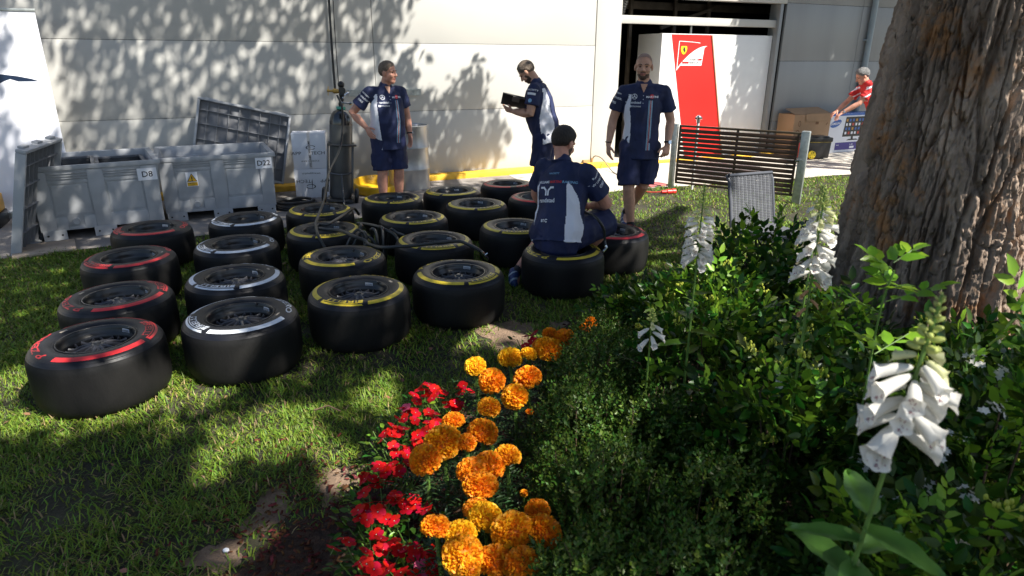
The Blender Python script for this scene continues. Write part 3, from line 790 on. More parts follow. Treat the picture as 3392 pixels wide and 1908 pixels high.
m.tube(pp, [.014, .018, .012, .02, .01], 10); m.tube([pp[2], pp[2] + V((.03, 0, .02))], .006, 6); part('hose_chuck', m, M_chrome, t)
# coil of cable on the path, by the cartons
t = thing('cable_coil', 'coil of thick black cable on the path by the white cartons', 'cable', (-2.68, 7.93, 0))
m = MB()
pts = []
for i in range(220):
    a = i / 220 * 2 * PI * 5; r = 0.22 + .025 * math.sin(a * .37 + 1) + .012 * (i / 220)
    pts.append((r * math.cos(a), r * .95 * math.sin(a), .02 + .075 * i / 220 + .012 * math.sin(a * 1.3)))
m.tube(pts, .016, 8); part('cable_loops', m, mat('cable_black', (.012, .012, .013), .4), t)

# ---- steel drum and yellow tray
t = thing('steel_drum', 'dented silver steel drum behind the man with his hand on his hip', 'drum', (-1.47, 9.28, 0))
m = MB()
pr = [(0, .012), (.27, .012), (.275, .0), (.287, .0), (.292, .012), (.288, .03)]
for z0 in (.29, .585):
    pr += [(.287, z0 - .03), (.295, z0 - .012), (.297, z0), (.295, z0 + .012), (.287, z0 + .03)]
pr += [(.288, .85), (.293, .862), (.293, .876), (.284, .88), (.277, .872), (.275, .858), (0, .858)]
m.lathe(pr, 56); part('drum_shell', m, mat('drum_steel', (0.40, 0.41, 0.42), .36, metal=.6, var=.08, vscale=6, bump=.12, bscale=5), t, angle=50)
m = MB(); m.lathe([(0, .875), (.03, .875), (.036, .868), (.036, .858)], 16, 0, Matrix.Translation((.1, .15, 0))); m.lathe([(0, .87), (.018, .87), (.02, .858)], 12, 0, Matrix.Translation((-.12, -.12, 0)))
part('bung', m, M_chrome, t)
t = thing('drip_tray', 'round yellow plastic tray on the path behind the gas bottle', 'tray', (-1.86, 8.92, 0))
t.rotation_euler = (R(6), R(3), 0); t.location.z = .035
m = MB(); m.lathe([(0, .03), (.20, .03), (.26, .035), (.30, .12), (.312, .128), (.325, .125), (.33, .115), (.325, .03), (.315, .005), (0, .0)], 48); part('tray_body', m, mat('tray_yellow', (.72, .42, .015), .3, var=.12, vscale=5), t)
m = MB(); m.box((-.05, -.06, .033), (.05, .03, .004)); part('tray_mark', m, M_txt, t, smooth=False)

# ---- white and red cabinet in the doorway
t = thing('cabinet', 'white equipment cabinet with a red stripe and shield emblem, in the doorway', 'cabinet', WP(2.835, -.1, .012), math.atan2(WU.y, WU.x))
CW, CH, CD = 2.485, 2.15, 0.70
M_cab = mat('cabinet_white', (.80, .80, .79), .35, var=.02)
M_red = mat('cabinet_red', (.62, .02, .016), .32, var=.06, vscale=1.5)
m = MB(); m.box((CW / 2, CD / 2, CH / 2), (CW, CD, CH)); part('cabinet_body', m, M_cab, t, bevel=.01)
m = MB(); y0 = -.003
m.add([(.19, y0, CH - .012), (1.05, y0, CH - .012), (1.565, y0, .02), (.70, y0, .02)], [(0, 1, 2, 3)]); part('red_stripe', m, M_red, t, smooth=False)
m = MB()
m.bar((1.062, -.012, CH - .01), (1.577, -.012, .02), .022, .02); part('trim_strip', m, mat('trim_tan', (.55, .36, .26), .5), t)
# emblem: sail-shaped white field, thin outline, yellow shield with a dark rearing figure, two lines of words
lx, lz, s = .42, 1.42, 1.0
def sail(t_): return (lx + .02 + .62 * t_, lz + .17 + .38 * (1 - (1 - t_) ** 2.0))
m = MB()
arc = [(.35 + .035 + .64 * k / 14, lz + .02 + .50 * (k / 14) ** .62) for k in range(15)]
fld = [(.335, lz - .08)] + [(.36 + .60 * k / 16, lz + .0 + .47 * math.sin(k / 16 * PI / 2) ** .9) for k in range(17)]
field = fld + [(.90, lz + .43), (.87, lz + .03), (.40, lz + .03)]
m.add([(x, -.006, z) for x, z in field], [tuple(range(len(field)))])
for (x1, z1, x2, z2) in ((.335, lz - .08, .345, lz + .57), (.345, lz + .57, .62, lz + .555), (.62, lz + .555, .80, lz + .535)):
    m.bar((x1, -.006, z1), (x2, -.006, z2), .012, .004, up=V((0, 1, 0)))
e = part('emblem_field', m, mat('emblem_white', (.85, .85, .85), .4), t, smooth=False)
m = MB(); cx, cz = .455, lz + .375
sh = [(-.062, .085), (-.03, .092), (0, .088), (.03, .092), (.062, .085), (.068, .03), (.058, -.03), (.035, -.075), (0, -.105), (-.035, -.075), (-.058, -.03), (-.068, .03)]
m.add([(cx + x * .98, -.009, cz + z * .98) for x, z in sh], [tuple(range(len(sh)))], 0)
hs = [(-.012, -.075), (.004, -.04), (-.012, -.01), (-.02, .02), (-.012, .045), (-.02, .062), (-.004, .07), (.012, .06), (.016, .04), (.03, .048), (.022, .02), (.036, .0), (.028, -.03), (.04, -.05), (.02, -.045), (.012, -.02), (.008, -.06)]
m.add([(cx + x, -.012, cz + z) for x, z in hs], [tuple(range(len(hs)))], 1)
part('emblem_shield', m, [mat('shield_yellow', (.85, .62, .02), .4), M_txt], e, smooth=False)
m = MB(); Mx = plane_M((0.50, -.0095, lz + .14), (1, 0, 0), (0, 0, 1))
flat(m, text2d('SCUDERIA', .058, bold=.01, shear=.1, sx=1.05), Mx, 0); flat(m, text2d('FERRARI', .058, bold=.01, shear=.1, sx=1.05), Mx @ Matrix.Translation((.09, -.068, 0)), 0)
m.add([(.285, .005, 0), (.365, .005, 0), (.365, .045, 0), (.285, .045, 0)], [(0, 1, 2, 3)], 1, Mx); m.add([(-.06, -.066, 0), (.08, -.066, 0), (.08, -.02, 0), (-.06, -.02, 0)], [(0, 1, 2, 3)], 1, Mx)
part('emblem_words', m, [M_txt, M_red], e, smooth=False)
e.scale = (1.0, 1.0, .74); e.location = (.02, 0, 1.549 - 1.34 * .74)
t = thing('red_crate', 'small red crate on the path behind the right end of the slatted gate', 'crate', WP(5.72, .75, .012), .4)
m = MB(); m.box((0, 0, .13), (.26, .24, .26), taper=1.05); part('crate_body', m, M_red, t, bevel=.01)
m = MB(); m.box((0, 0, .265), (.29, .27, .02)); part('crate_rim', m, M_red, t, bevel=.004)

# ---- wooden slat gate between galvanised posts
GA, GB = V((2.30, 9.265, 0)), V((3.64, 8.345, 0)); gd = (GB - GA).normalized(); gl = (GB - GA).length; gn = V((gd.y, -gd.x, 0))
t = thing('gate', 'low dark slatted gate between two galvanised posts, on the grass', 'gate', GA, math.atan2(gd.y, gd.x))
M_slat = mat('dark_timber', (.050, .025, .015), .55, var=.3, vscale=4, stretch=(.6, 6, 6), bump=.15, bscale=30)
for u, wd, h in ((-.045, .07, .90), (gl + .03, .10, .905)):
    m = MB(); m.box((u, 0, h / 2), (wd, .07, h)); p = part('gate_post', m, M_steel, t, bevel=.008)
    m = MB(); m.box((u, 0, h + .006), (wd + .006, .078, .014), taper=.8); part('post_cap', m, M_steel, p, bevel=.004)
m = MB()
m.box((gl / 2, 0, .885), (gl - .03, .04, .028)); m.box((gl / 2, 0, .105), (gl - .03, .04, .028))
for u in (.022, gl * .5, gl - .055): m.box((u, .006, .495), (.028, .03, .752))
part('gate_frame', m, mat('gate_frame_bronze', (.075, .055, .035), .45, metal=.4, var=.25), t, bevel=.004)
for i in range(12):
    m = MB(); z = .145 + i * .0605; m.box((gl / 2, -.012, z + .014), (gl - .075, .018, .049)); part('slat', m, M_slat, t, bevel=.003)
m = MB(); m.box((gl - .02, -.045, .55), (.05, .012, .03)); m.tube([(gl - .04, -.055, .55), (gl + .04, -.055, .56)], .006, 8); part('latch', m, M_chrome, t)
t = thing('standpipe', 'pale grey water standpipe with a tap head just behind the slatted gate', 'standpipe', (2.56, 9.26, 0))
m = MB(); m.tube([(0, 0, 0), (0, 0, .93)], .02, 12); part('pipe', m, mat('pvc', (.55, .56, .56), .4), t)
m = MB(); m.tube([(0, 0, .93), (0, 0, .99)], .027, 12); m.ball((0, 0, 1.0), (.04, .04, .03)); m.tube([(-.045, 0, .985), (.05, 0, .99)], .017, 10); part('tap_head', m, M_chrome, t)
t = thing('plug', 'red industrial plug lying on the grass by the gate post', 'plug', (2.15, 8.93, .03), .2)
m = MB(); m.tube([(-.1, 0, .0), (-.03, 0, .0), (-.02, 0, .0), (.05, 0, .0), (.055, 0, 0), (.1, 0, .0)], [.022, .026, .036, .036, .042, .042], 16); part('plug_body', m, mat('plug_red', (.6, .03, .02), .4), t)
m = MB(); m.tube(smooth_path([(-.1, 0, 0), (-.2, .05, -.01), (-.3, .12, -.012), (-.38, .3, -.015)]), .008, 8); part('plug_cable', m, mat('cable_red', (.5, .04, .03), .5), t)
m = MB(); m.box((0, 0, .012), (.34, .24, .02)); tag(link('mat', m.mesh('mat', mat('faded_red', (.45, .12, .12), .8), bevel=.006), None, (2.07, 9.5, .013), (0, 0, .5)), 'small faded red mat on the path behind the walking man', 'mat')
# grey cable and hose on the concrete behind the walking man
m = MB(); q0 = WP(1.46, .055, .14)
m.tube(smooth_path([q0, q0 + V((.05, -.03, .06)), q0 + V((.16, -.1, .02)), V((1.62, 10.6, .03)), V((1.72, 10.1, .022)), V((1.84, 9.6, .022)), V((1.80, 9.3, .022)), V((2.0, 9.2, .022))]), .010, 8)
m.tube(smooth_path([V((1.75, 10.85, .025)), V((1.95, 10.4, .022)), V((2.05, 9.9, .022)), V((1.95, 9.45, .022)), V((2.2, 9.3, .022))]), .009, 8)
tag(link('floor_cable', m.mesh('floor_cable', mat('cable_grey', (.16, .15, .13), .5))), 'grey cable curling from the wall socket across the sunlit concrete', 'cable')

# ---- wicker chair
t = thing('chair', 'grey woven wicker chair in front of the slatted gate', 'chair', (2.14, 5.28, 0), R(-158))
M_wic = mat('wicker_grey', (.11, .115, .13), .5, var=.15, vscale=30)
M_tube = mat('chair_frame', (.085, .09, .105), .4, metal=.3)
cw, z0, z1 = .44, .42, .845
def cb_(u, z): return V((u * cw / 2, -.20 - (z - z0) * .24, z))
m = MB()
nv, nh = 22, 30
for j in range(nh):                  # weave: horizontal bands run over and under the uprights
    z = z0 + .02 + (z1 - z0 - .03) * j / (nh - 1); pts = []
    for i in range(nv * 2 + 1):
        u = -1 + 2 * i / (nv * 2); p = cb_(u, z); p.y += .0045 * math.cos(PI * (i + j * 2) / 2.0 * 1.0 + (PI if j % 2 else 0)); pts.append(p)
    m.tube(pts, .0058, 5, squash=(.75, 1.15))
for i in range(nv):
    u = -1 + 2 * (i + .5) / nv; m.tube([cb_(u, z0 + .01), cb_(u, z1 - .01)], .004, 5)
part('backrest', m, M_wic, t)
m = MB()
for q in (-1, 1):
    m.tube([V((q * (cw / 2 + .008), -.33, z1 + .01 - .012)), cb_(q * 1.04, z1 - .05), cb_(q * 1.04, z0)], .014, 10)
m.tube([cb_(-1.04, z1), cb_(1.04, z1)], .014, 10); part('back_frame', m, M_tube, t)
m = MB()
for j in range(24):
    y = -.19 + .40 * j / 23; m.tube([(-.21 + .42 * i / 20, y, z0 + .004 * math.cos(PI * (i + j))) for i in range(21)], .0085, 5, squash=(1, .7))
m.box((0, .01, z0 - .02), (.43, .43, .018)); part('seat', m, M_wic, t)
for x, y in ((-.2, -.2), (.2, -.2), (-.2, .2), (.2, .2)):
    m = MB(); m.tube([(x, y, z0), (x * 1.06, y * 1.1, 0)], .013, 10); part('leg', m, M_tube, t)

# ---- boxes on the right, by the grey wall
M_card = mat('cardboard', (.36, .225, .125), .8, var=.08, vscale=4)
t = thing('cardboard_box', 'brown cardboard box with a folded flap, against the grey wall', 'box', WP(6.03, .27, .012), math.atan2(WU.y, WU.x))
m = MB(); m.box((0, 0, .385), (.95, .4, .77)); part('box_body', m, M_card, t, bevel=.006)
m = MB(); m.add([(-.20, -.203, .775), (.47, -.203, .775), (.46, -.22, .64), (-.19, -.22, .64)], [(0, 1, 2, 3)]); m.add([(-.47, -.18, .775), (.47, -.18, .775), (.44, .12, .87), (-.42, .12, .86)], [(0, 1, 2, 3)])
part('box_flap', m, M_card, t, smooth=False)
m = MB(); Mx = plane_M((0, -.2035, .5), (1, 0, 0), (0, 0, 1))
flat(m, ring2d(-.36, -.1, .06, .012, 20, ky=1.3), Mx); flat(m, ring2d(-.33, .1, .03, .008, 14, ky=1.6), Mx); flat(m, strip2d(.08, .1, .16, .1, .05), Mx); flat(m, strip2d(.36, .06, .40, .1, .02), Mx)
part('box_print', m, mat('box_brown', (.17, .085, .04), .8), t, smooth=False)
t = thing('television_box', 'white television carton with a blue oval logo, against the grey wall', 'box', WP(7.22, .30, .012), math.atan2(WU.y, WU.x))
m = MB(); m.box((0, 0, .375), (1.28, .2, .75)); part('carton_body', m, M_white, t, bevel=.005)
M_blue = mat('logo_blue', (.03, .12, .42), .4); M_purp = mat('band_purple', (.045, .03, .22), .4)
m = MB(); f = -.1025
m.box((.02, 0, .7535), (1.26, .19, .005), 1); m.add([(-.62, f, .705), (.63, f, .705), (.63, f, .748), (-.62, f, .748)], [(0, 1, 2, 3)], 1)
el = [(-.475 + .145 * math.cos(a) + .02 * math.sin(a), f, .56 + .072 * math.sin(a) + .025 * math.cos(a)) for a in np.linspace(0, 2 * PI, 28, endpoint=False)]
m.add(el, [tuple(range(28))], 1)
m.add([(-.41, f, .045), (.62, f, .045), (.62, f, .19), (-.41, f, .19)], [(0, 1, 2, 3)], 2)
m.add([(-.25, f, .30), (.60, f, .30), (.60, f, .68), (-.21, f, .68)], [(0, 1, 2, 3)], 0); m.add([(-.12, f, .225), (.22, f, .225), (.16, f, .25), (-.06, f, .25)], [(0, 1, 2, 3)], 0); m.add([(.0, f - .001, .25), (.06, f - .001, .25), (.06, f - .001, .30), (.0, f - .001, .30)], [(0, 1, 2, 3)], 0)
flat(m, text2d('SAMSUNG', .062, bold=.02, align='CENTER', sx=1.0), plane_M((-.475, f - .003, .54), (1, 0, .06), (-.06, 0, 1)), 3)
flat(m, text2d('HDMI', .03, bold=.01), plane_M((-.38, f - .003, .13), (1, 0, 0), (0, 0, 1)), 3)
flat(m, text2d('L-28', .045, bold=.01), plane_M((.0, f - .003, .13), (1, 0, 0), (0, 0, 1)), 3)
m.add([(-.0, f - .003, .07), (.12, f - .003, .07), (.12, f - .003, .11), (-.0, f - .003, .11)], [(0, 1, 2, 3)], 3)
cols = [3, 1, 4, 5, 3, 1]
for r_ in range(4):
    for c_ in range(9):
        x, z = -.2 + c_ * .088, .345 + r_ * .082; m.add([(x, f - .003, z), (x + .05, f - .003, z), (x + .05, f - .003, z + .05), (x, f - .003, z + .05)], [(0, 1, 2, 3)], cols[(r_ * 5 + c_ * 2) % 6])
part('carton_print', m, [M_blackp, M_blue, M_purp, M_white, mat('icon_red', (.5, .06, .04), .5), mat('icon_orange', (.5, .25, .05), .5)], t, smooth=False)
t = thing('toolbox', 'black wheeled toolbox with a yellow wheel, before the cardboard box', 'toolbox', (5.60, 12.31, .012), R(8))
m = MB(); m.box((0, 0, .165), (.44, .30, .29), taper=1.06); part('toolbox_body', m, M_blackp, t, bevel=.012)
m = MB(); m.box((0, 0, .355), (.50, .34, .075)); m.box((0, 0, .40), (.40, .26, .03)); part('toolbox_lid', m, M_blackp, t, bevel=.016)
m = MB(); m.box((0, 0, .313), (.485, .325, .006)); part('lid_seam', m, mat('seam_yellow', (.35, .26, .03), .5), t)
m = MB(); Mx = Matrix.Translation((-.13, -.162, .085)) @ Matrix.Rotation(PI / 2, 4, 'X')
m.lathe([(0, .02), (.03, .024), (.066, .02), (.074, .012), (.074, -.012), (0, -.012)], 28, 0, Mx)
for k_ in range(6): m.lathe([(0, .0265), (.008, .0265), (.0085, .02)], 8, 1, Mx @ Matrix.Rotation(k_ * PI / 3, 4, 'Z') @ Matrix.Translation((.046, 0, 0)))
part('wheel', m, [mat('wheel_yellow', (.68, .5, .02), .4), M_blackp], t)
# ================================================================= PEOPLE
M_skin = mat('skin', (0.56, 0.31, 0.215), 0.5, var=.10, vscale=22, spec=.4, bump=.05, bscale=90)
M_skin2 = mat('skin_ruddy', (0.58, 0.285, 0.20), 0.5, var=.12, vscale=18, spec=.4, bump=.05, bscale=90)
M_navy = mat('navy_cloth', (0.012, 0.020, 0.072), 0.75, var=.25, vscale=7, bump=.35, bscale=14)
M_navyd = mat('navy_shorts', (0.008, 0.014, 0.062), 0.75, var=.3, vscale=7, bump=.4, bscale=12)
M_wcl = mat('white_cloth', (0.76, 0.77, 0.84), 0.75, bump=.3, bscale=14)
M_redc = mat('red_cloth', (0.55, 0.02, 0.02), 0.7, bump=.3, bscale=14, var=.1)
M_print = mat('print_white', (0.74, 0.76, 0.82), 0.6)
M_printb = mat('print_light_blue', (0.22, 0.42, 0.62), 0.6)
M_printr = mat('print_red', (0.55, 0.02, 0.03), 0.6)
M_shoe = mat('shoe_blue', (0.015, 0.04, 0.14), 0.5, var=.3, vscale=30)
M_sole = mat('shoe_sole', (0.35, 0.42, 0.48), 0.6)
M_sock = mat('sock_black', (0.015, 0.015, 0.02), 0.8)
M_eye = mat('eye', (0.05, 0.035, 0.03), 0.25)
M_lip = mat('lips', (0.36, 0.13, 0.10), 0.5)
def hair_mat(name, col, col2): return mat(name, col, 0.55, col2=col2, vscale=60, stretch=(3, 1, 1), bump=.8, bscale=120)
HAIR = {'brown': hair_mat('hair_brown', (.045, .028, .018), (.12, .08, .055)), 'dark': hair_mat('hair_dark', (.012, .009, .008), (.045, .032, .025)), 'mixed': hair_mat('hair_greying', (.10, .07, .05), (.26, .20, .15)), 'grey': hair_mat('hair_grey', (.05, .05, .05), (.28, .28, .28)), 'beard': hair_mat('beard_brown', (.05, .028, .02), (.13, .075, .05)), 'stubble': hair_mat('hair_shaved', (.30, .19, .15), (.38, .235, .175))}

def voxel(mb, name, size, smooth=4, fac=.5):
    me = bpy.data.meshes.new('tmp'); me.from_pydata(mb.v, [], mb.f)
    bm = bmesh.new(); bm.from_mesh(me); bmesh.ops.recalc_face_normals(bm, faces=bm.faces); bm.to_mesh(me); bm.free()
    o = bpy.data.objects.new('tmp', me); COL.objects.link(o)
    r = o.modifiers.new('r', 'REMESH'); r.mode = 'VOXEL'; r.voxel_size = size
    s = o.modifiers.new('s', 'SMOOTH'); s.factor = fac; s.iterations = smooth
    dg = bpy.context.evaluated_depsgraph_get(); out = bpy.data.meshes.new_from_object(o.evaluated_get(dg)); out.name = name
    bpy.data.objects.remove(o); bpy.data.meshes.remove(me)
    out.shade_smooth()
    return out
def wrinkle(me, amp, fn=None, sc=(9, 9, 5), seed=0):
    n = len(me.vertices); co = np.empty(n * 3); me.vertices.foreach_get('co', co); co = co.reshape(-1, 3)
    no = np.empty(n * 3); me.vertices.foreach_get('normal', no); no = no.reshape(-1, 3)
    h = np.empty(n)
    for i in range(n):
        p = V((co[i, 0] * sc[0] + seed, co[i, 1] * sc[1], co[i, 2] * sc[2] + co[i, 0] * 4)); a = noise.noise(p); b = noise.noise(p * 2.3)
        h[i] = (1 - abs(a) * 3) * .6 + b * .6
    co += no * (h * amp)[:, None]; me.vertices.foreach_set('co', co.ravel()); me.update()
def assign(me, mats, fn):
    me.materials.clear()
    for m in mats: me.materials.append(m)
    n = len(me.polygons); c = np.empty(n * 3); me.polygons.foreach_get('center', c); c = c.reshape(-1, 3)
    me.polygons.foreach_set('material_index', fn(c).astype(np.int32)); me.update()
def bvh_of(me): return BVHTree.FromPolygons([v.co.copy() for v in me.vertices], [tuple(p.vertices) for p in me.polygons])
def project(mb, vf, Mx, bvh, mi=0, lift=.0035, back=.25):
    """lay flat artwork onto a cloth surface along the plane's -normal"""
    vs, fs = vf; n = Mx.to_3x3() @ V((0, 0, 1)); out = []; ok = []
    for x, y in vs:
        p = Mx @ V((x, y, 0)); h, nn, _, _ = bvh.ray_cast(p + n * back, -n, 1.2)
        ok.append(h is not None); out.append((h + n * lift) if h is not None else p)
    mb.add(out, [f for f in fs if all(ok[i] for i in f)], mi)

def hand(mb, wr, d, n, right, curl=.35, k=1.0, thumb=.7):
    wr, d = V(wr), V(d).normalized(); n = V(n); n = (n - d * n.dot(d)).normalized(); t = d.cross(n) if right else n.cross(d)
    mb.limb([wr - d * .02 * k, wr + d * .03 * k, wr + d * .075 * k], [(.026 * k, .020 * k), (.038 * k, .017 * k), (.040 * k, .014 * k)], side=n)
    for i, (o, L) in enumerate(zip((.033, .0115, -.0105, -.032), (.073, .081, .075, .060))):
        p = wr + d * (.082 - .004 * abs(i - 1)) * k + t * o * k; a = curl * (.5 + .12 * i); pts = [p - d * .015 * k, p]
        for q, sg in enumerate((.45, .32, .23)):
            a2 = a * (q + 1); dv = (d + t * o * 1.6) * math.cos(a2) + n * math.sin(a2); p = p + dv.normalized() * L * sg * k; pts.append(p)
        mb.limb(pts, [.0095 * k, .009 * k, .0085 * k, .008 * k, .0068 * k], n=10)
    b = wr + d * .022 * k + t * .026 * k; dv = (d * .62 + t * thumb + n * .35).normalized(); m1 = b + dv * .045 * k; m2 = m1 + (dv * .6 + d * .5 + n * .15).normalized() * .032 * k
    mb.limb([b - dv * .02 * k, b, m1, m2], [.013 * k, .014 * k, .0115 * k, .009 * k], n=10)

def head_parts(mb, HM, k=1.0, fat=0.0):
    def P(x, y, z): return HM @ V((x * k, y * k, z * k))
    def E(c, r): mb.ball((0, 0, 0), 1.0, 0, 16, 12, HM @ Matrix.Translation(V(c) * k) @ Matrix.Diagonal((r[0] * k, r[1] * k, r[2] * k, 1)))
    E((0, -.014, .032), (.077, .098, .086)); E((0, .022, -.035), (.064 + fat, .068, .086)); E((0, .048, -.092), (.040 + fat, .036, .034)); E((0, .005, -.07), (.060 + fat, .06, .045))
    for s in (-1, 1):
        E((s * .036, .058, -.034), (.028, .026, .028)); E((s * .080, -.010, -.012), (.011, .021, .034)); E((s * .012, .092, -.032), (.011, .011, .010))
    mb.limb([P(-.050, .062, .020), P(-.02, .080, .022), P(.02, .080, .022), P(.050, .062, .020)], [.012 * k] * 4)
    mb.limb([P(0, .080, .016), P(0, .097, -.010), P(0, .106, -.028)], [.009 * k, .011 * k, .0135 * k])
    mb.limb([P(-.024, .076, -.062), P(0, .088, -.060), P(.024, .076, -.062)], [.006 * k, .008 * k, .006 * k]); mb.limb([P(-.020, .076, -.071), P(0, .086, -.073), P(.020, .076, -.071)], [.006 * k, .009 * k, .006 * k])
def hair_shell(HM, k, hairline, puff=1.0, seed=0, grow=.0):
    """dome of hair cut along a hairline given as (y, lowest z) pairs"""
    mb = MB(); n, m_ = 56, 40; ys = [a for a, _ in hairline]; zs = [b for _, b in hairline]; vs = []
    for j in range(m_ + 1):
        t = PI * j / m_
        for i in range(n):
            a = 2 * PI * i / n; d = V((math.sin(t) * math.cos(a), math.sin(t) * math.sin(a), math.cos(t)))
            lo = float(np.interp(d.y * .1, ys, zs)); c = V((0, -.014, .032)); r = V((.079, .100, .088)) * puff
            z0 = c.z + r.z * d.z; edge = min(1, max(0, (z0 - lo) / .03))
            h = (.003 + (.010 + grow) * edge) * (1 + .35 * noise.noise(V((d.x * 14 + seed, d.y * 14, d.z * 9))))
            vs.append(V((c.x + d.x * (r.x + h - .002), c.y + d.y * (r.y + h - .002), c.z + d.z * (r.z + h))) * k)
    fs = []
    for j in range(m_):
        for i in range(n):
            q = (j * n + i, j * n + (i + 1) % n, (j + 1) * n + (i + 1) % n, (j + 1) * n + i); c = sum((vs[x] for x in q), V()) / 4 / k
            if c.z > float(np.interp(c.y, ys, zs)): fs.append(q)
    mb.add(vs, fs, 0, HM)
    return mb
def head_frame(c, fwd, up=(0, 0, 1)):
    f = V(fwd).normalized(); u = V(up); u = (u - f * u.dot(f)).normalized(); r = f.cross(u)
    M_ = Matrix(((r.x, f.x, u.x, 0), (r.y, f.y, u.y, 0), (r.z, f.z, u.z, 0), (0, 0, 0, 1))); M_.translation = V(c); return M_

def person(label, loc, rz, J, hair, skin, shirt_fn, shirt_mats, beard=None, hairline=None, puff=1.0, k=1.0, bulk=1.0, belly=0.0, F=(0, 1, 0), seed=0, shorts_len=.90, long_sleeve=.66, grow=0.0, curl=(.35, .35), fat=0.0, brow='dark', shoe_mats=None):
    t = thing('person', label, 'person', loc, rz, 'people round the tyres' if 'navy' in label else None)
    F = V(F).normalized(); g_ = lambda n_: V(J[n_]); P_, C_, N_ = g_('pelvis'), g_('chest'), g_('neck')
    sp_ = (N_ - P_).normalized(); X_ = F.cross(sp_).normalized()      # towards the person's right
    HM = head_frame(J['head'], J['face'], J.get('head_up', (0, 0, 1)))
    W_ = P_.lerp(C_, .5) + F * belly * .35
    def torso(grow_):
        b = bulk
        return ([P_ - sp_ * .05, P_ + sp_ * .06, W_, C_, C_.lerp(N_, .55), N_ - sp_ * .02], [((.160 * b + grow_), (.115 * b + grow_)), ((.170 * b + belly * .4 + grow_), (.120 * b + belly * .7 + grow_)), ((.158 * b + belly * .5 + grow_), (.110 * b + belly + grow_)), ((.178 * b + grow_), (.118 * b + belly * .3 + grow_)), ((.150 * b + grow_), (.095 * b + grow_)), (.075 + grow_, .065 + grow_)])
    # --- body: one continuous skin
    sk_ = MB(); a, r = torso(-.014); sk_.limb(a, r, 20, side=F)
    hd = HM @ V((0, -.02, -.06)); sk_.limb([N_ - sp_ * .03, N_.lerp(hd, .5), hd], [.062 * k, .057 * k, .056 * k])
    head_parts(sk_, HM, k, fat)
    for s, R_ in (('r', True), ('l', False)):
        S_, E_, Wr = g_('sh_' + s), g_('el_' + s), g_('wr_' + s)
        sk_.limb([S_, S_.lerp(E_, .5), E_, E_.lerp(Wr, .3), E_.lerp(Wr, .75), Wr], [.044, .048 * bulk, .042 * bulk, .044 * bulk, .033 * bulk, .027])
        hand(sk_, Wr, J['hand_' + s], J['palm_' + s], R_, curl[0] if R_ else curl[1], k * 1.02)
        sk_.limb([C_.lerp(N_, .5), S_], [.055, .040])
        H_, K_, A_ = g_('hip_' + s), g_('kn_' + s), g_('an_' + s); back = (-(K_ - (H_ + A_) / 2)); 
        cb = J.get('calf_' + s); cb = V(cb) if cb else -F
        sk_.limb([H_, H_.lerp(K_, .5), K_, K_.lerp(A_, .28) + cb * .018, K_.lerp(A_, .65) + cb * .008, A_], [.088 * bulk, .074 * bulk, .056 * bulk, .060 * bulk, .044 * bulk, .037])
        T_ = g_('toe_' + s); sk_.limb([A_ - V((0, 0, .02)), A_.lerp(T_, .6) - V((0, 0, .02)), T_], [.036, .036, .026])
    me = voxel(sk_, 'body', .0042, 4)
    inv = HM.inverted(); iv = np.array(inv)
    def skin_fn(c):
        h = c @ iv[:3, :3].T + iv[:3, 3]; h = h / k; o = np.zeros(len(c)); x, y, z = np.abs(h[:, 0]), h[:, 1], h[:, 2]; inh = (z > -.17) & (z < .13) & (x < .10) & (np.abs(y) < .13)
        if beard:
            o[inh & (z < -.046) & (y > .0) & ~((y > .055) & (z > -.082) & (z < -.054) & (x < .021)) & ~((x > .026) & (z > -.066) & (y > .03))] = 2
            o[inh & (z < -.02) & (z > -.05) & (y < .04) & (y > .008) & (x > .05) & (x < .068)] = 2
            o[inh & (z < -.105) & (y < .03)] = 0
        o[inh & (y > .076) & (z > -.078) & (z < -.054) & (x < .024)] = 1
        return o
    assign(me, [skin, M_lip, HAIR[beard] if beard else skin], skin_fn)
    b_ = link('body', me, t)
    mb = MB()
    for s in (-1, 1): mb.ball((0, 0, 0), 1.0, 0, 10, 8, HM @ Matrix.Translation(V((s * .031, .0735, .002)) * k) @ Matrix.Diagonal((.0125 * k, .0085 * k, .0065 * k, 1)))
    for s in (-1, 1):
        e = MB(); e.ball((0, 0, 0), 1.0, 0, 10, 8, HM @ Matrix.Translation(V((s * .031, .0745, .002)) * k) @ Matrix.Diagonal((.0125 * k, .0085 * k, .0065 * k, 1))); part('eye', e, M_eye, b_)
        e = MB(); e.tube([HM @ (V(q) * k) for q in ((s * .014, .0905, .022), (s * .03, .089, .028), (s * .047, .077, .022))], [.003, .004, .002], 6); part('eyebrow', e, HAIR[brow], b_)
    if hairline: part('hair', hair_shell(HM, k, hairline, puff, seed, grow), HAIR[hair], t, angle=80)
    # --- polo shirt
    sh = MB(); a, r = torso(.006); a = [a[0] - sp_ * J.get('hem', .10)] + a; r = [(r[0][0] + .024, r[0][1] + .026)] + [(r[0][0] + .014, r[0][1] + .016)] + r[1:]; sh.limb(a, r, 26, side=F, ends=(False, True))
    for s in ('r', 'l'):
        S_, E_ = g_('sh_' + s), g_('el_' + s); sh.limb([C_.lerp(N_, .70), S_], [.066, .060]); sh.limb([C_.lerp(N_, .25), S_.lerp(E_, .12)], [.085 * bulk, .062 * bulk]); sh.limb([S_, S_.lerp(E_, .35), S_.lerp(E_, long_sleeve)], [.060 * bulk, .067 * bulk, .076 * bulk], ends=(True, False))
    ms = voxel(sh, 'polo_shirt', .007, 3); wrinkle(ms, .010, seed=seed)
    Xn, Fn, Pn, Sn = np.array(X_), np.array(F), np.array(P_), np.array(sp_)
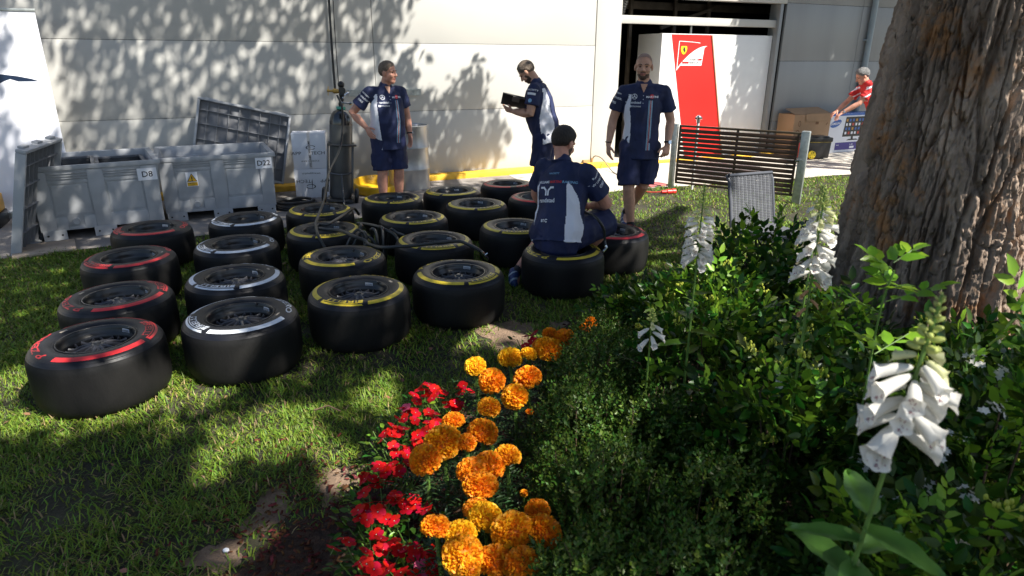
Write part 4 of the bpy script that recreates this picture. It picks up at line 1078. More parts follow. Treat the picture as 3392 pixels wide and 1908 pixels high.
    def fn(c):
        q = c - Pn; h = q @ Sn; x = q @ Xn; y = (q @ Fn)
        dist = np.full(len(c), 9.0)
        for s in ('r', 'l'):
            S0, E0 = np.array(g_('sh_' + s)), np.array(g_('el_' + s)); u = E0 - S0; tt = np.clip(((c - S0) @ u) / (u @ u), 0, 1); dist = np.minimum(dist, np.linalg.norm(c - S0 - tt[:, None] * u, axis=1) + (tt < .02) * .02)
        return shirt_fn(x, y, h, dist < .098 * bulk)
    assign(ms, shirt_mats, fn); so_ = link('polo_shirt', ms, t)
    col = MB(); cu = (N_ - sp_ * .02).lerp(HM @ V((0, -.02, -.08)), .22); f2 = (F - sp_ * F.dot(sp_)).normalized()
    ring = []
    for i in range(25):
        aa = -PI / 2 + .25 + (2 * PI - .5) * i / 24
        aa = PI / 2 + .22 + (2 * PI - .44) * i / 24; ring.append(cu + X_ * math.cos(aa) * .071 + f2 * math.sin(aa) * .069 - sp_ * (.018 + .030 * max(0, math.sin(aa))))
    col.tube(ring, [(.022, .008)] * 25, 8, side=sp_); part('collar', col, shirt_mats[0], so_)
    # --- shorts
    st_ = MB(); st_.limb([P_ + sp_ * .08, P_ - sp_ * .02, P_ - sp_ * .09], [(.166 * bulk, .12 * bulk), (.175 * bulk, .128 * bulk), (.16 * bulk, .115 * bulk)], 20, side=F)
    for s in ('r', 'l'):
        H_, K_ = g_('hip_' + s), g_('kn_' + s); d = (K_ - H_); st_.limb([H_, H_ + d * .45, H_ + d * shorts_len * .8, H_ + d * shorts_len], [.108 * bulk, .102 * bulk, .100 * bulk, .106 * bulk], ends=(True, False))
        o_ = X_ * (1 if s == 'r' else -1); st_.limb([H_ + d * .45 + o_ * .085 * bulk, H_ + d * .72 + o_ * .082 * bulk], [.035, .038])
    m_s = voxel(st_, 'shorts', .008, 3); wrinkle(m_s, .008, sc=(8, 8, 7), seed=seed + 9); m_s.materials.append(J.get('shorts_mat', M_navyd)); link('shorts', m_s, t)
    # --- shoes and socks
    for s in ('r', 'l'):
        A_, T_ = g_('an_' + s), g_('toe_' + s); up_ = (g_('kn_' + s) - A_).normalized(); d = (T_ - A_); heel = A_ - d.normalized() * .05 - up_ * .045
        sm_ = MB(); sm_.limb([heel, A_ - up_ * .03, A_.lerp(T_, .55) - up_ * .03, T_], [(.036, .036), (.042, .046), (.047, .036), (.042, .028)], side=up_)
        sm_.limb([A_ - up_ * .03, A_ + up_ * .015], [.043, .042])
        mm = voxel(sm_, 'shoe', .006, 3); dn = np.array(d.normalized()); un = np.array(up_ - V(dn) * up_.dot(V(dn))); un /= np.linalg.norm(un); An = np.array(A_)
        dl = d.length
        def sf(c):
            q = c - An; h = q @ un; l = q @ dn; lo = -.056 + (T_ - A_).dot(V(un)) * np.clip(l / dl, 0, 1) * .55
            return np.where(h < lo, 1, np.where((np.abs(((l * 28) + h * 18) % 2.0) < .5) & (l > .01), 1, 0))
        assign(mm, [M_shoe, M_sole], sf); link('shoe', mm, t)
        sc_ = MB(); sc_.limb([A_, A_ + up_ * .07], [.043, .041]); part('sock', sc_, M_sock, t)
    return t, so_, ms, dict(P=P_, C=C_, N=N_, sp=sp_, F=F, X=X_, HM=HM)

def navy_shirt(back=False):
    def fn(x, y, h, sleeve):
        ang = np.arctan2(y, np.abs(x)); top = .47 if not back else .50
        w_ = (h < top) & ~sleeve & (ang > -.85) & (ang < np.where(x > 0, .78, .02) - .25 * np.clip(h / .5, 0, 1) ** 2)
        return w_.astype(int)
    return fn
def back_shirt(x, y, h, sleeve):
    edge = .125 + .02 * np.clip(1 - h / .5, 0, 1)
    return ((y < .05) & (np.abs(x) > edge) & (np.abs(x) < edge + .075 + .03 * np.clip(1 - h / .45, 0, 1)) & (h < .51) & ~(sleeve & (np.abs(x) > .17))).astype(int)
def chest_print(so_, ms, A, sleeve_r=None):
    """emblems on the chest: ringed star, sponsor words, striped band on the wearer's left"""
    bv = bvh_of(ms); mb = MB(); r_ = -A['X']       # picture right when seen from the front
    # from the front the wearer's right is on the viewer's left
    o = A['C'] + A['sp'] * .085; F = A['F']
    def PM(dx, dz): return plane_M(o + r_ * dx + A['sp'] * dz + F * .2, r_, A['sp'])
    cur = [MB()]
    flat_ = lambda vf, dx, dz, mi: project(cur[0], vf, PM(dx, dz), bv, mi)
    def done(nm): part(nm, cur[0], [M_print, M_printb, M_printr], so_, smooth=False); cur[0] = MB()
    flat_(ring2d(0, 0, .024, .005, 24), -.085, .01, 0)
    for a in (PI / 2, PI / 2 + 2.094, PI / 2 + 4.189): flat_(strip2d(0, 0, .023 * math.cos(a), .023 * math.sin(a), .007, 3), -.085, .01, 0)
    done('star_emblem')
    flat_(text2d('randstad', .032, bold=.02, align='CENTER'), -.075, -.055, 0); flat_(strip2d(-.085, .012, -.058, .008, .008, 2), -.085, -.055, 0)
    done('sponsor_print')
    flat_(text2d('PETRONAS', .019, bold=.02, align='CENTER', sx=1.1), -.070, -.088, 0); flat_(strip2d(-.012, 0, .012, 0, .022, 2), -.128, -.082, 0)
    done('sponsor_print')
    flat_(ring2d(0, 0, .010, .022, 14), .082, .012, 2); flat_(text2d('MARTINI', .026, bold=.03, align='CENTER', sx=1.15), .085, .0, 0)
    done('club_emblem')
    for dx, mi, w_ in ((-.018, 1, .007), (-.009, 0, .003), (-.003, 2, .005), (.004, 0, .003), (.011, 1, .008)):
        flat_(strip2d(dx * 1.1, -.025, dx * 1.1, -.50, w_, 26), .078, 0, mi)
    done('striped_band')
    nk = MB(); project(nk, ([(-.034, .128), (.034, .128), (.018, .085), (0, .048), (-.018, .085)], [(0, 4, 3, 2, 1)]), PM(0, .0), bv, 0, .006); part('open_neck', nk, M_skin, so_, smooth=False)
    for z in (.0, -.035, -.07): flat_(ring2d(0, 0, .002, .004, 8), .0, z + .02, 0)
    done('buttons')
def words_on(so_, ms, items, name='sleeve_print'):
    bv = bvh_of(ms)
    for vf, o, right, up, mi in items:
        mb = MB(); project(mb, vf, plane_M(o, right, up), bv, 0, back=.12); part(name, mb, [M_print, M_printb, M_printr][mi], so_, smooth=False)
def watch(t, wr, d, face, col=(.6, .6, .62)):
    m = MB(); d = V(d).normalized(); n = V(face); n = (n - d * n.dot(d)).normalized(); s = d.cross(n); pts = [V(wr) + (n * math.cos(a) + s * math.sin(a)) * .032 for a in np.linspace(0, 2 * PI, 20, endpoint=False)]
    m.tube(pts, (.009), 6, 0, close=True, squash=(.4, 1.0)); m.tube([V(wr) + n * .030, V(wr) + n * .040], .019, 14, 1)
    part('watch', m, [M_sock, mat('watch_face', col, .25, metal=.6)], t)

HL = [(-.12, -.085), (-.06, -.06), (-.02, -.015), (.0, .012), (.03, .020), (.05, .050), (.075, .078), (.1, .088)]
# 1: hand on hip, looking to the right
J = dict(pelvis=(0, 0, .90), chest=(0, .02, 1.24), neck=(0, .005, 1.46), head=(-.03, .045, 1.60), face=(-.62, .78, -.03), sh_r=(.185, -.01, 1.39), el_r=(.375, -.11, 1.16), wr_r=(.262, .035, 1.00), hand_r=(-.22, .62, -.75), palm_r=(-.9, -.35, .0),
         sh_l=(-.185, -.01, 1.39), el_l=(-.25, -.02, 1.12), wr_l=(-.245, .07, .90), hand_l=(.05, .25, -.95), palm_l=(.9, .2, 0), hip_r=(.095, 0, .86), kn_r=(.10, .02, .47), an_r=(.10, -.01, .085), toe_r=(.12, .16, .035), hip_l=(-.095, 0, .86), kn_l=(-.10, .03, .47), an_l=(-.10, .0, .085), toe_l=(-.13, .17, .035), hem=.10)
t, so_, ms, A = person('person with greying brown hair in navy team polo and shorts, hand on hip, gazing right', (-1.46, 7.80, 0), R(-150), J, 'mixed', M_skin2, navy_shirt(), [M_navy, M_wcl], hairline=HL, puff=1.0, belly=.045, bulk=1.07, seed=1, fat=.006, brow='mixed', k=.98)
chest_print(so_, ms, A)
S_, E_ = V(J['sh_r']), V(J['el_r']); d = (E_ - S_).normalized(); nn = V((.55, .8, .1)); nn = (nn - d * nn.dot(d)).normalized(); rr = nn.cross(-d).normalized() * -1
its = []
for q, (s, z) in enumerate((('RAIFEISEN', .022), ('W UNILEVER', .026), ('ORIS', .032))):
    p = S_ + d * (.05 + .045 * q) + nn * .13; its.append((text2d(s, z, bold=.02, align='CENTER'), p, (-d).cross(nn), -d, 0))
words_on(so_, ms, its); watch(t, V(J['wr_l']) + V((0, -.01, .02)), J['hand_l'], (-1, .3, 0))

# 2: reading a tablet, head bowed, seen from his left
J = dict(pelvis=(0, -.06, .95), chest=(0, .03, 1.30), neck=(0, .06, 1.50), head=(0, .175, 1.605), face=(.04, .70, -.72), head_up=(0, .72, .70), sh_r=(.19, .04, 1.42), el_r=(.25, .10, 1.15), wr_r=(.17, .34, 1.22), hand_r=(-.25, .95, .15), palm_r=(-.8, 0, .6),
         sh_l=(-.19, .04, 1.42), el_l=(-.26, .07, 1.15), wr_l=(-.13, .31, 1.165), hand_l=(.10, .9, .25), palm_l=(.75, .1, .65), hip_r=(.095, -.06, .91), kn_r=(.10, -.03, .49), an_r=(.10, -.08, .085), toe_r=(.12, .09, .035), hip_l=(-.095, -.06, .91), kn_l=(-.10, -.02, .49), an_l=(-.10, -.06, .085), toe_l=(-.12, .11, .035), hem=.10)
t, so_, ms, A = person('person with a short beard in navy team polo, head bowed over a black tablet', (.33, 8.05, 0), R(76), J, 'mixed', M_skin, navy_shirt(), [M_navy, M_wcl], beard='beard', hairline=HL, puff=.99, bulk=1.22, belly=.04, seed=2, curl=(.6, .55), brow='dark', F=(0, .985, -.17))
S_, E_ = V(J['sh_l']), V(J['el_l']); d = (E_ - S_).normalized(); nn = V((-1, .1, 0)); nn = (nn - d * nn.dot(d)).normalized()
its = [(text2d('HACKETT', .028, bold=.01, align='CENTER', sx=1.1), S_ + d * .03 + nn * .13, (-d).cross(nn), -d, 0), (strip2d(-.048, .01, .048, .01, .026, 6), S_ + d * .075 + nn * .13, (-d).cross(nn), -d, 0), (ring2d(0, 0, .012, .022, 14), S_ + d * .145 + nn * .13, (-d).cross(nn), -d, 1)]
words_on(so_, ms, its)
its = [(strip2d(dx, -.12, dx - .01, -.52, w_, 20), A['C'] + V((-.2, 0, .10)) + A['F'] * .055, A['F'], A['sp'], mi) for dx, mi, w_ in ((-.010, 1, .008), (.003, 2, .005), (.014, 1, .008))]
words_on(so_, ms, its, 'shirt_print')
tab = thing('tablet', 'black tablet held up by the bearded man with bowed head', 'tablet', (0, 0, 0))
m = MB(); m.box((0, 0, 0), (.285, .205, .016)); part('tablet_case', m, M_blackp, tab, bevel=.004)
m = MB(); m.box((.02, -.045, -.012), (.085, .085, .006)); m.box((.06, -.09, -.012), (.16, .012, .006)); part('tablet_stand', m, mat('stand_grey', (.16, .14, .13), .4), tab, bevel=.002)
m = MB(); m.box((0, 0, .0095), (.26, .18, .002)); part('tablet_screen', m, mat('screen', (.02, .025, .03), .12), tab)
PM2 = Matrix.Translation((.33, 8.05, 0)) @ Matrix.Rotation(R(76), 4, 'Z')
tx_ = (PM2.to_3x3() @ V((.06, -.93, -.05))).normalized(); tn_ = V((.40, .50, .62)); tn_ = (tn_ - tx_ * tn_.dot(tx_)).normalized(); ty_ = tn_.cross(tx_)
MT = Matrix(((tx_.x, ty_.x, tn_.x, 0), (tx_.y, ty_.y, tn_.y, 0), (tx_.z, ty_.z, tn_.z, 0), (0, 0, 0, 1))); MT.translation = V((.01, 7.93, 1.29)); tab.matrix_world = MT @ Matrix.Rotation(R(14), 4, 'Z')

# 3: bald bearded man walking towards the camera
J = dict(pelvis=(0, 0, .96), chest=(0, .0, 1.32), neck=(0, -.01, 1.54), head=(.015, .035, 1.692), face=(.06, .99, -.06), sh_r=(.200, -.01, 1.46), el_r=(.285, -.04, 1.18), wr_r=(.315, .04, .935), hand_r=(-.05, .12, -.98), palm_r=(-.85, -.45, 0), sh_l=(-.200, -.01, 1.46), el_l=(-.285, -.06, 1.18), wr_l=(-.265, .09, .95), hand_l=(.12, .30, -.94), palm_l=(.5, -.85, 0),
         hip_r=(.10, .01, .92), kn_r=(.085, .11, .50), an_r=(.035, .09, .085), toe_r=(.045, .27, .04), hip_l=(-.10, 0, .92), kn_l=(-.06, -.02, .52), an_l=(.095, -.36, .16), toe_l=(.10, -.21, .045), hem=.10)
t, so_, ms, A = person('bald person with a dark beard in navy team polo and shorts, walking toward the camera', (1.29, 6.72, 0), R(170), J, 'stubble', M_skin, navy_shirt(), [M_navy, M_wcl], beard='beard', hairline=[(-.12, -.05), (-.03, -.02), (.0, .02), (.02, .05), (.05, .085), (.1, .12)], puff=.975, grow=-.0105, bulk=1.04, seed=3, curl=(.55, 1.15), brow='dark')
chest_print(so_, ms, A)
S_, E_ = V(J['sh_r']), V(J['el_r']); d = (E_ - S_).normalized(); nn = V((.75, .65, 0)); nn = (nn - d * nn.dot(d)).normalized()
words_on(so_, ms, [(text2d(s, z, bold=.02, align='CENTER'), S_ + d * (.03 + .05 * q) + nn * .13, (-d).cross(nn), -d, 0) for q, (s, z) in enumerate((('RAIFEISEN', .02), ('UNILEVER', .026), ('ORIS', .03)))])
watch(t, V(J['wr_l']) + V((0, -.005, .03)), J['hand_l'], (-.6, .8, 0), (.5, .6, .75))
m = MB(); wr = V(J['wr_r']) + V((0, 0, .03)); m.tube([wr + V((.031 * math.cos(a), .031 * math.sin(a), 0)) for a in np.linspace(0, 2 * PI, 18, endpoint=False)], .005, 6, close=True); part('bracelet', m, M_sock, t)

# 4: seated on a tyre, seen from behind (joints in world directions, root at the tyre)
J = dict(pelvis=(-.045, .06, .445), chest=(-.005, .17, .79), neck=(-.005, .235, 1.005), head=(.005, .32, 1.125), face=(.62, .66, -.42), head_up=(.25, .35, .9), sh_r=(.165, .05, .935), el_r=(.345, .17, .665), wr_r=(.26, .49, .58), hand_r=(-.3, .85, -.2), palm_r=(-.5, -.2, -.8), sh_l=(-.15, .31, .935), el_l=(-.2, .48, .68), wr_l=(-.14, .54, .58), hand_l=(.5, .8, -.2), palm_l=(.3, .2, -.9),
         hip_r=(.06, .04, .44), kn_r=(.385, .30, .50), an_r=(.20, .42, .14), toe_r=(.32, .52, .06), hip_l=(-.14, .11, .44), kn_l=(-.08, .47, .37), an_l=(-.355, .06, .10), toe_l=(-.365, -.09, .05), calf_r=(-.3, -.2, 0), calf_l=(.2, -.3, 0), hem=.015)
J['toe_l'] = (-.385, .02, -.0 + .03); J['an_l'] = (-.375, .11, .10)
t, so_, ms, A = person('dark haired person in navy team polo seated on a tyre, back to the camera', (.406, 4.987, 0), 0, J, 'dark', M_skin2, back_shirt, [M_navy, M_wcl], beard='beard', hairline=HL, puff=1.0, bulk=1.22, belly=.015, F=(.58, .80, .10), seed=4, shorts_len=.96, grow=.004, fat=.004, curl=(.8, .8), k=1.02)
bv = bvh_of(ms); mb = MB(); bx = A['X']; bu = A['sp']; o = A['C'] - A['F'] * .25
def bp(vf, dx, dz, mi):
    mb = MB(); project(mb, vf, plane_M(o + bx * dx + bu * dz, bx, bu), bv, 0); part('back_print', mb, [M_print, M_printb, M_printr][mi], so_, smooth=False)
q = -.035
xx = q - .115
for s_, b_, mi in (('WILLIAMS', .025, 0), ('MARTINI', .03, 2), ('RACING', .02, 1)):
    vf = text2d(s_, .027, bold=b_, align='LEFT', sx=.98); bp(vf, xx, .115, mi); xx += max(v_[0] for v_ in vf[0]) + .008
for s in (-1, 1):
    bp(strip2d(s * .010, -.012, s * .010, .028, .014, 4), q - .01, .03, 0); bp(strip2d(s * .017 - s * .007, .028, s * .032, .048, .014, 3), q - .01, .03, 0); bp(strip2d(s * .026, .050, s * .066, .050, .015, 4), q - .01, .03, 0)
bp(text2d('randstad', .046, bold=.02, align='CENTER'), q - .01, -.035, 0); bp(text2d('BT', .030, bold=.03, align='CENTER'), q - .02, -.19, 0); bp(ring2d(.035, .01, .011, .006, 16, .6, 5.6), q - .02, -.19, 0)
bp(text2d('HACKETT', .020, bold=.01, align='CENTER'), .0, .185, 1)
S_, E_ = V(J['sh_r']), V(J['el_r']); d = (E_ - S_).normalized(); nn = V((.8, -.6, .1)); nn = (nn - d * nn.dot(d)).normalized()
words_on(so_, ms, [(text2d(s, z, bold=.02, align='CENTER'), S_ + d * (.04 + .05 * q) + nn * .14, (-d).cross(nn), -d, 0) for q, (s, z) in enumerate((('RAIFEISEN', .022), ('W UNILEVER', .026), ('ORIS', .034)))])
# his inflating hose, resting over the knee
t = thing('tyre_inflator', 'short black hose with chrome chuck beside the knee of the seated man', 'hose', (0, 0, 0))
m = MB(); HS = [(.55, 5.30, .60), (.58, 5.05, .62), (.63, 4.90, .625), (.67, 4.87, .585), (.71, 4.91, .51), (.725, 4.95, .43), (.73, 4.93, .375)]
m.tube(smooth_path(HS), .011, 8); part('hose_line', m, M_hose, t); m = MB(); m.tube([(.73, 4.93, .385), (.735, 4.925, .37), (.725, 4.90, .36), (.70, 4.86, .352)], [.012, .014, .009, .010], 10); part('hose_chuck', m, M_chrome, t)

# 5: man in red reaching down to the toolbox, half hidden by the trunk
J = dict(pelvis=(.18, -.02, .93), chest=(.02, .0, 1.22), neck=(-.08, .0, 1.385), head=(-.155, .0, 1.485), face=(-.86, .05, -.5), head_up=(-.45, 0, .9), sh_r=(-.03, .18, 1.31), el_r=(-.24, .20, 1.06), wr_r=(-.40, .15, .92), hand_r=(-.8, -.1, -.5), palm_r=(-.3, 0, -.9), sh_l=(-.03, -.18, 1.31), el_l=(-.235, -.20, 1.06), wr_l=(-.46, -.14, .905), hand_l=(-.75, 0, -.6), palm_l=(-.5, 0, -.85),
         hip_r=(.18, .09, .89), kn_r=(.14, .10, .48), an_r=(.20, .10, .085), toe_r=(.03, .11, .035), hip_l=(.18, -.12, .89), kn_l=(.10, -.12, .48), an_l=(.16, -.12, .085), toe_l=(-.01, -.13, .035), hem=.05, shorts_mat=mat('shorts_black', (.02, .02, .022), .8))
def red_fn(x, y, h, sleeve): return ((np.abs(y - .0) < .0) | (sleeve & (np.mod(h * 11, 1) < .25))).astype(int)
t, so_, ms, A = person('grey haired person in a red shirt reaching down to the toolbox behind the trunk', (5.93, 11.35, .012), 0, J, 'grey', M_skin2, red_fn, [M_redc, M_wcl], hairline=HL, puff=1.03, F=(-.85, 0, -.5), seed=5, grow=.003, brow='dark', curl=(.6, .7))
watch(t, V(J['wr_l']) + V((.03, 0, .02)), J['hand_l'], (0, -1, .3), (.3, .3, .3))
# ================================================================= PLANTS
def unit(a): return a / np.maximum(np.linalg.norm(a, axis=-1, keepdims=True), 1e-9)
def frames(d, nrm):
    """rows: side, direction, normal -> N x 3 x 3"""
    d = unit(d); s = unit(np.cross(d, nrm)); n = np.cross(s, d)
    return np.stack([s, d, n], 1)
LEAF_V = np.array([(0, 0, 0), (-.26, .30, .05), (0, .33, -.01), (.26, .30, .05), (-.20, .68, .04), (0, .70, -.03), (.20, .68, .04), (0, 1, -.09)], float)
LEAF_F = np.array([(0, 2, 1), (0, 3, 2), (1, 2, 4), (2, 5, 4), (2, 3, 5), (3, 6, 5), (4, 5, 7), (5, 6, 7)])
_bx = np.linspace(-1, 1, 5); _by = np.linspace(0, 1, 11)
BIG_V = np.array([(u * .30 * (math.sin(PI * min(1, .04 + .96 * v) ** .75) ** .8) + .012 * math.sin(v * 17) * u, v, .07 * abs(u) - .22 * v * v + .012 * math.sin(v * 20 + u * 3)) for v in _by for u in _bx], float)
BIG_F = np.array([q for j in range(10) for i in range(4) for q in ((j * 5 + i, j * 5 + i + 1, j * 5 + i + 6), (j * 5 + i, j * 5 + i + 6, j * 5 + i + 5))])
SMALL_V = np.array([(0, 0, 0), (-.28, .45, .06), (.28, .45, .06), (0, 1, -.02), (0, .5, -.03)], float)
SMALL_F = np.array([(0, 4, 1), (0, 2, 4), (1, 4, 3), (4, 2, 3)])
def scatter(tv, tf, pos, fr, size, width=1.0):
    """place template leaves: returns verts, faces"""
    N = len(pos); K = len(tv)
    t = tv * np.array([width, 1, 1])
    v = np.einsum('kc,ncj->nkj', t, fr) * np.asarray(size).reshape(-1, 1, 1) + np.asarray(pos)[:, None, :]
    f = tf[None] + (np.arange(N) * K)[:, None, None]
    return v.reshape(-1, 3), f.reshape(-1, tf.shape[1])
def join(parts):
    vs, fs, o = [], [], 0
    for v, f in parts:
        vs.append(v); fs.append(f + o); o += len(v)
    return np.concatenate(vs), np.concatenate(fs)

M_leaf = mat('shrub_leaf', (0.033, 0.090, 0.009), 0.36, spec=0.28, trans=0.25, island=0.6)
M_leafl = mat('young_leaf', (0.20, 0.38, 0.03), 0.35, spec=0.35, trans=0.35, island=0.25)
M_box = mat('boxwood_leaf', (0.050, 0.108, 0.013), 0.45, spec=.22, trans=0.18, island=0.5)
M_twig = mat('twig', (0.12, 0.075, 0.045), 0.8, var=0.3, vscale=20)
M_green = mat('stem_green', (0.10, 0.19, 0.035), 0.5, var=0.2, vscale=20)
M_bud = mat('bud_yellow_green', (0.42, 0.46, 0.06), 0.45, var=0.15, vscale=30, trans=.15)
M_petw = mat('petal_white', (0.80, 0.78, 0.72), 0.5, trans=0.30, var=0.04, vscale=30)
M_spot = mat('petal_spot', (0.22, 0.03, 0.07), 0.6)
M_fade = mat('petal_withered', (0.50, 0.27, 0.13), 0.6, trans=.25, var=.3, vscale=40)
M_crown = mat('tree_leaf', (0.05, 0.095, 0.022), 0.5, trans=0.10, island=0.3)

# ---- lawn grass (one mesh of blades)
BED = [(0.62, 4.62), (0.22, 3.95), (-.05, 3.45), (-.32, 3.0), (-.5, 2.62), (-.66, 2.36), (-.92, 2.1), (-1.02, 1.8), (-1.0, .2), (6, .2), (6, 4.4), (2.2, 4.35), (1.35, 4.9)]
def in_poly(x, y, poly):
    ins = np.zeros(len(x), bool); j = len(poly) - 1
    for i in range(len(poly)):
        xi, yi = poly[i]; xj, yj = poly[j]
        c = ((yi > y) != (yj > y)) & (x < (xj - xi) * (y - yi) / ((yj - yi) or 1e-9) + xi)
        ins ^= c; j = i
    return ins
def vnoise(x, y, s, seed=0):
    r = np.random.default_rng(seed); G_ = r.random((64, 64))
    X, Y = x * s + 100.3, y * s + 57.7
    i, j = np.floor(X).astype(int), np.floor(Y).astype(int); fx, fy = X - i, Y - j
    fx, fy = fx * fx * (3 - 2 * fx), fy * fy * (3 - 2 * fy)
    g_ = lambda a, b: G_[a % 64, b % 64]
    return (g_(i, j) * (1 - fx) + g_(i + 1, j) * fx) * (1 - fy) + (g_(i, j + 1) * (1 - fx) + g_(i + 1, j + 1) * fx) * fy
tag((lambda pts: sheet('garden_bed', pts, 0.006, M_mulchs))(BED), kind='structure')
BARE = [(0.0, 4.02, .2, .32), (-1.0, 2.24, .08, .15), (-1.10, 1.97, .10, .08), (-.76, 2.42, .10, .14), (.38, 4.2, .16, .10), (1.25, 6.9, .14, .05)]
for i, (bx, by, rx, ry) in enumerate(BARE):
    pts = []
    for k in range(28):
        a = 2 * PI * k / 28; q = 1 + .22 * math.sin(3 * a + i * 2) + .13 * math.sin(5 * a + i) + .08 * math.sin(9 * a)
        pts.append((bx + rx * q * math.cos(a), by + ry * q * math.sin(a)))
    sheet('bare_soil', pts, 0.003 + .0004 * i, M_bare)
def grass_area(n, x0, x1, y0, y1):
    x = rng.uniform(x0, x1, n); y = rng.uniform(y0, y1, n)
    k = np.abs(x) < y * 1.0 + 1.4
    x, y = x[k], y[k]
    lim = np.where(x < 1.6, 8.28 + .5363 * x + .04 * np.sin(x * 3.1) + .02 * np.sin(x * 9.7), 9.14 + .36 * (x - 1.6) + .03 * np.sin(x * 4))
    k = (y < lim + .03 * rng.standard_normal(len(x))) & ~in_poly(x + .05 * rng.standard_normal(len(x)), y + .05 * rng.standard_normal(len(x)), BED)
    x, y = x[k], y[k]
    dens = np.clip(vnoise(x, y, 2.3, 1) * 1.1 + vnoise(x, y, 7.0, 2) * .7 - .15, .12, 1)
    for bx, by, rx, ry in BARE:
        dens *= np.clip(((x - bx) / rx) ** 2 + ((y - by) / ry) ** 2 - .25, .06, 1)
    for tx, ty, *_ in TYRES: dens *= ((x - tx) ** 2 + (y - ty) ** 2 > .30 ** 2)
    k = rng.random(len(x)) < dens
    return x[k], y[k]
P_ = [grass_area(135000, -4.9, 1.2, 1.3, 3.6), grass_area(175000, -6.4, 2.4, 3.6, 6.0), grass_area(115000, -6.5, 7.0, 6.0, 11.5)]
gx = np.concatenate([p[0] for p in P_]); gy = np.concatenate([p[1] for p in P_]); N = len(gx)
clump = vnoise(gx, gy, 5.0, 3)
L_ = (.026 + .034 * rng.random(N)) * (.6 + .8 * clump) * np.where(gy > 6, .85, 1)
az = rng.uniform(0, 2 * PI, N) + 2 * vnoise(gx, gy, 1.2, 5); lean = rng.uniform(.5, 1.4, N)
wd = (.0017 + .0017 * rng.random(N)) * np.where(gy < 3.6, 1, np.where(gy < 6, 1.35, 2.0))
dx, dy = np.cos(az), np.sin(az); sx, sy = -dy * wd, dx * wd
V_ = np.empty((N, 6, 3)); base = np.stack([gx, gy, np.full(N, .002)], 1)
mid = base + np.stack([dx * L_ * .45 * np.sin(lean), dy * L_ * .45 * np.sin(lean), L_ * .5 * np.cos(lean * .6)], 1)
tip = base + np.stack([dx * L_ * np.sin(lean), dy * L_ * np.sin(lean), L_ * .8 * np.cos(lean * .95) + .004], 1)
S_ = np.stack([sx, sy, np.zeros(N)], 1)
V_[:, 0], V_[:, 1], V_[:, 2], V_[:, 3], V_[:, 4], V_[:, 5] = base - S_, base + S_, mid - S_ * .9, mid + S_ * .9, tip - S_ * .15, tip + S_ * .15
F_ = (np.array([(0, 1, 3, 2), (2, 3, 5, 4)])[None] + (np.arange(N) * 6)[:, None, None]).reshape(-1, 4)
dry = rng.random(N) < .05 + .22 * np.clip(vnoise(gx, gy, 1.7, 8) - .55, 0, 1)
M_gr = mat('grass_blade', (0.135, 0.225, 0.025), 0.5, spec=.25, trans=0.30, island=0.45)
M_dry = mat('dry_blade', (0.30, 0.22, 0.10), 0.7, trans=0.2, island=0.3)
tag(link('grass', np_mesh('grass', V_.reshape(-1, 3), F_, [M_gr, M_dry], np.repeat(dry.astype(int), 2))), 'short coarse lawn grass round the tyres', 'grass', kind='stuff')

# ---- bark mulch chips, dry leaf litter
n = 6500
x = rng.uniform(-1.05, .75, n); y = rng.uniform(1.5, 4.6, n); k = in_poly(x, y, BED) & (x < -.05 + .22 * (y - 1.5) + .12 * rng.standard_normal(n)); x, y = x[k], y[k]
x2 = rng.normal(-.9, .22, 420); y2 = rng.normal(2.25, .28, 420); x = np.concatenate([x, x2]); y = np.concatenate([y, y2]); n = len(x)
d = np.stack([rng.standard_normal(n), rng.standard_normal(n), rng.normal(0, .28, n)], 1); nn = np.stack([rng.normal(0, .45, n), rng.normal(0, .45, n), np.ones(n)], 1)
cv = np.array([(-.5, 0, 0), (.5, .06, 0), (.42, 1, 0), (-.36, .92, 0), (-.5, 0, .22), (.5, .06, .2), (.42, 1, .2), (-.36, .92, .24)], float) - (0, .5, 0)
cf = np.array([(4, 5, 6, 7), (0, 1, 5, 4), (1, 2, 6, 5), (2, 3, 7, 6), (3, 0, 4, 7)])
sz = rng.uniform(.009, .034, n) * (.6 + .5 * rng.random(n))
v, f = scatter(cv, cf, np.stack([x, y, rng.uniform(.006, .022, n)], 1), frames(d, nn), sz, .38)
M_chip = mat('bark_chip', (0.095, 0.036, 0.02), 0.9, spec=.1, island=.55, var=.3, vscale=60)
tag(link('bark_mulch', np_mesh('bark_mulch', v, f, M_chip)), 'reddish brown bark mulch along the edge of the flower bed', 'mulch', kind='stuff')
n = 170
x = rng.uniform(-3, 2.4, n); y = rng.uniform(1.8, 8, n); k = ~in_poly(x, y, BED); x, y = x[k], y[k]; n = len(x)
v, f = scatter(LEAF_V, LEAF_F, np.stack([x, y, rng.uniform(.02, .035, n)], 1), frames(np.stack([rng.standard_normal(n), rng.standard_normal(n), rng.normal(0, .2, n)], 1), np.stack([rng.normal(0, .4, n), rng.normal(0, .4, n), np.ones(n)], 1)), rng.uniform(.02, .05, n))
tag(link('leaf_litter', np_mesh('leaf_litter', v, f, mat('dead_leaf', (0.24, 0.12, 0.06), .7, island=.5))), 'scattered dry fallen leaves on the lawn', 'leaf litter', kind='stuff')
m = MB(); m.tube([(-1.03, 3.0, .03), (-.96, 3.02, .045), (-.89, 2.99, .03)], .004, 6); tag(link('twig', m.mesh('twig', M_twig)), 'small bleached twig on the lawn before the tyres', 'twig')
m = MB(); m.ball((-1.075, 1.99, .014), (.013, .010, .009), n=8, m=6); tag(link('pebble', m.mesh('pebble', M_white)), 'small white pebble on the bare soil', 'pebble')

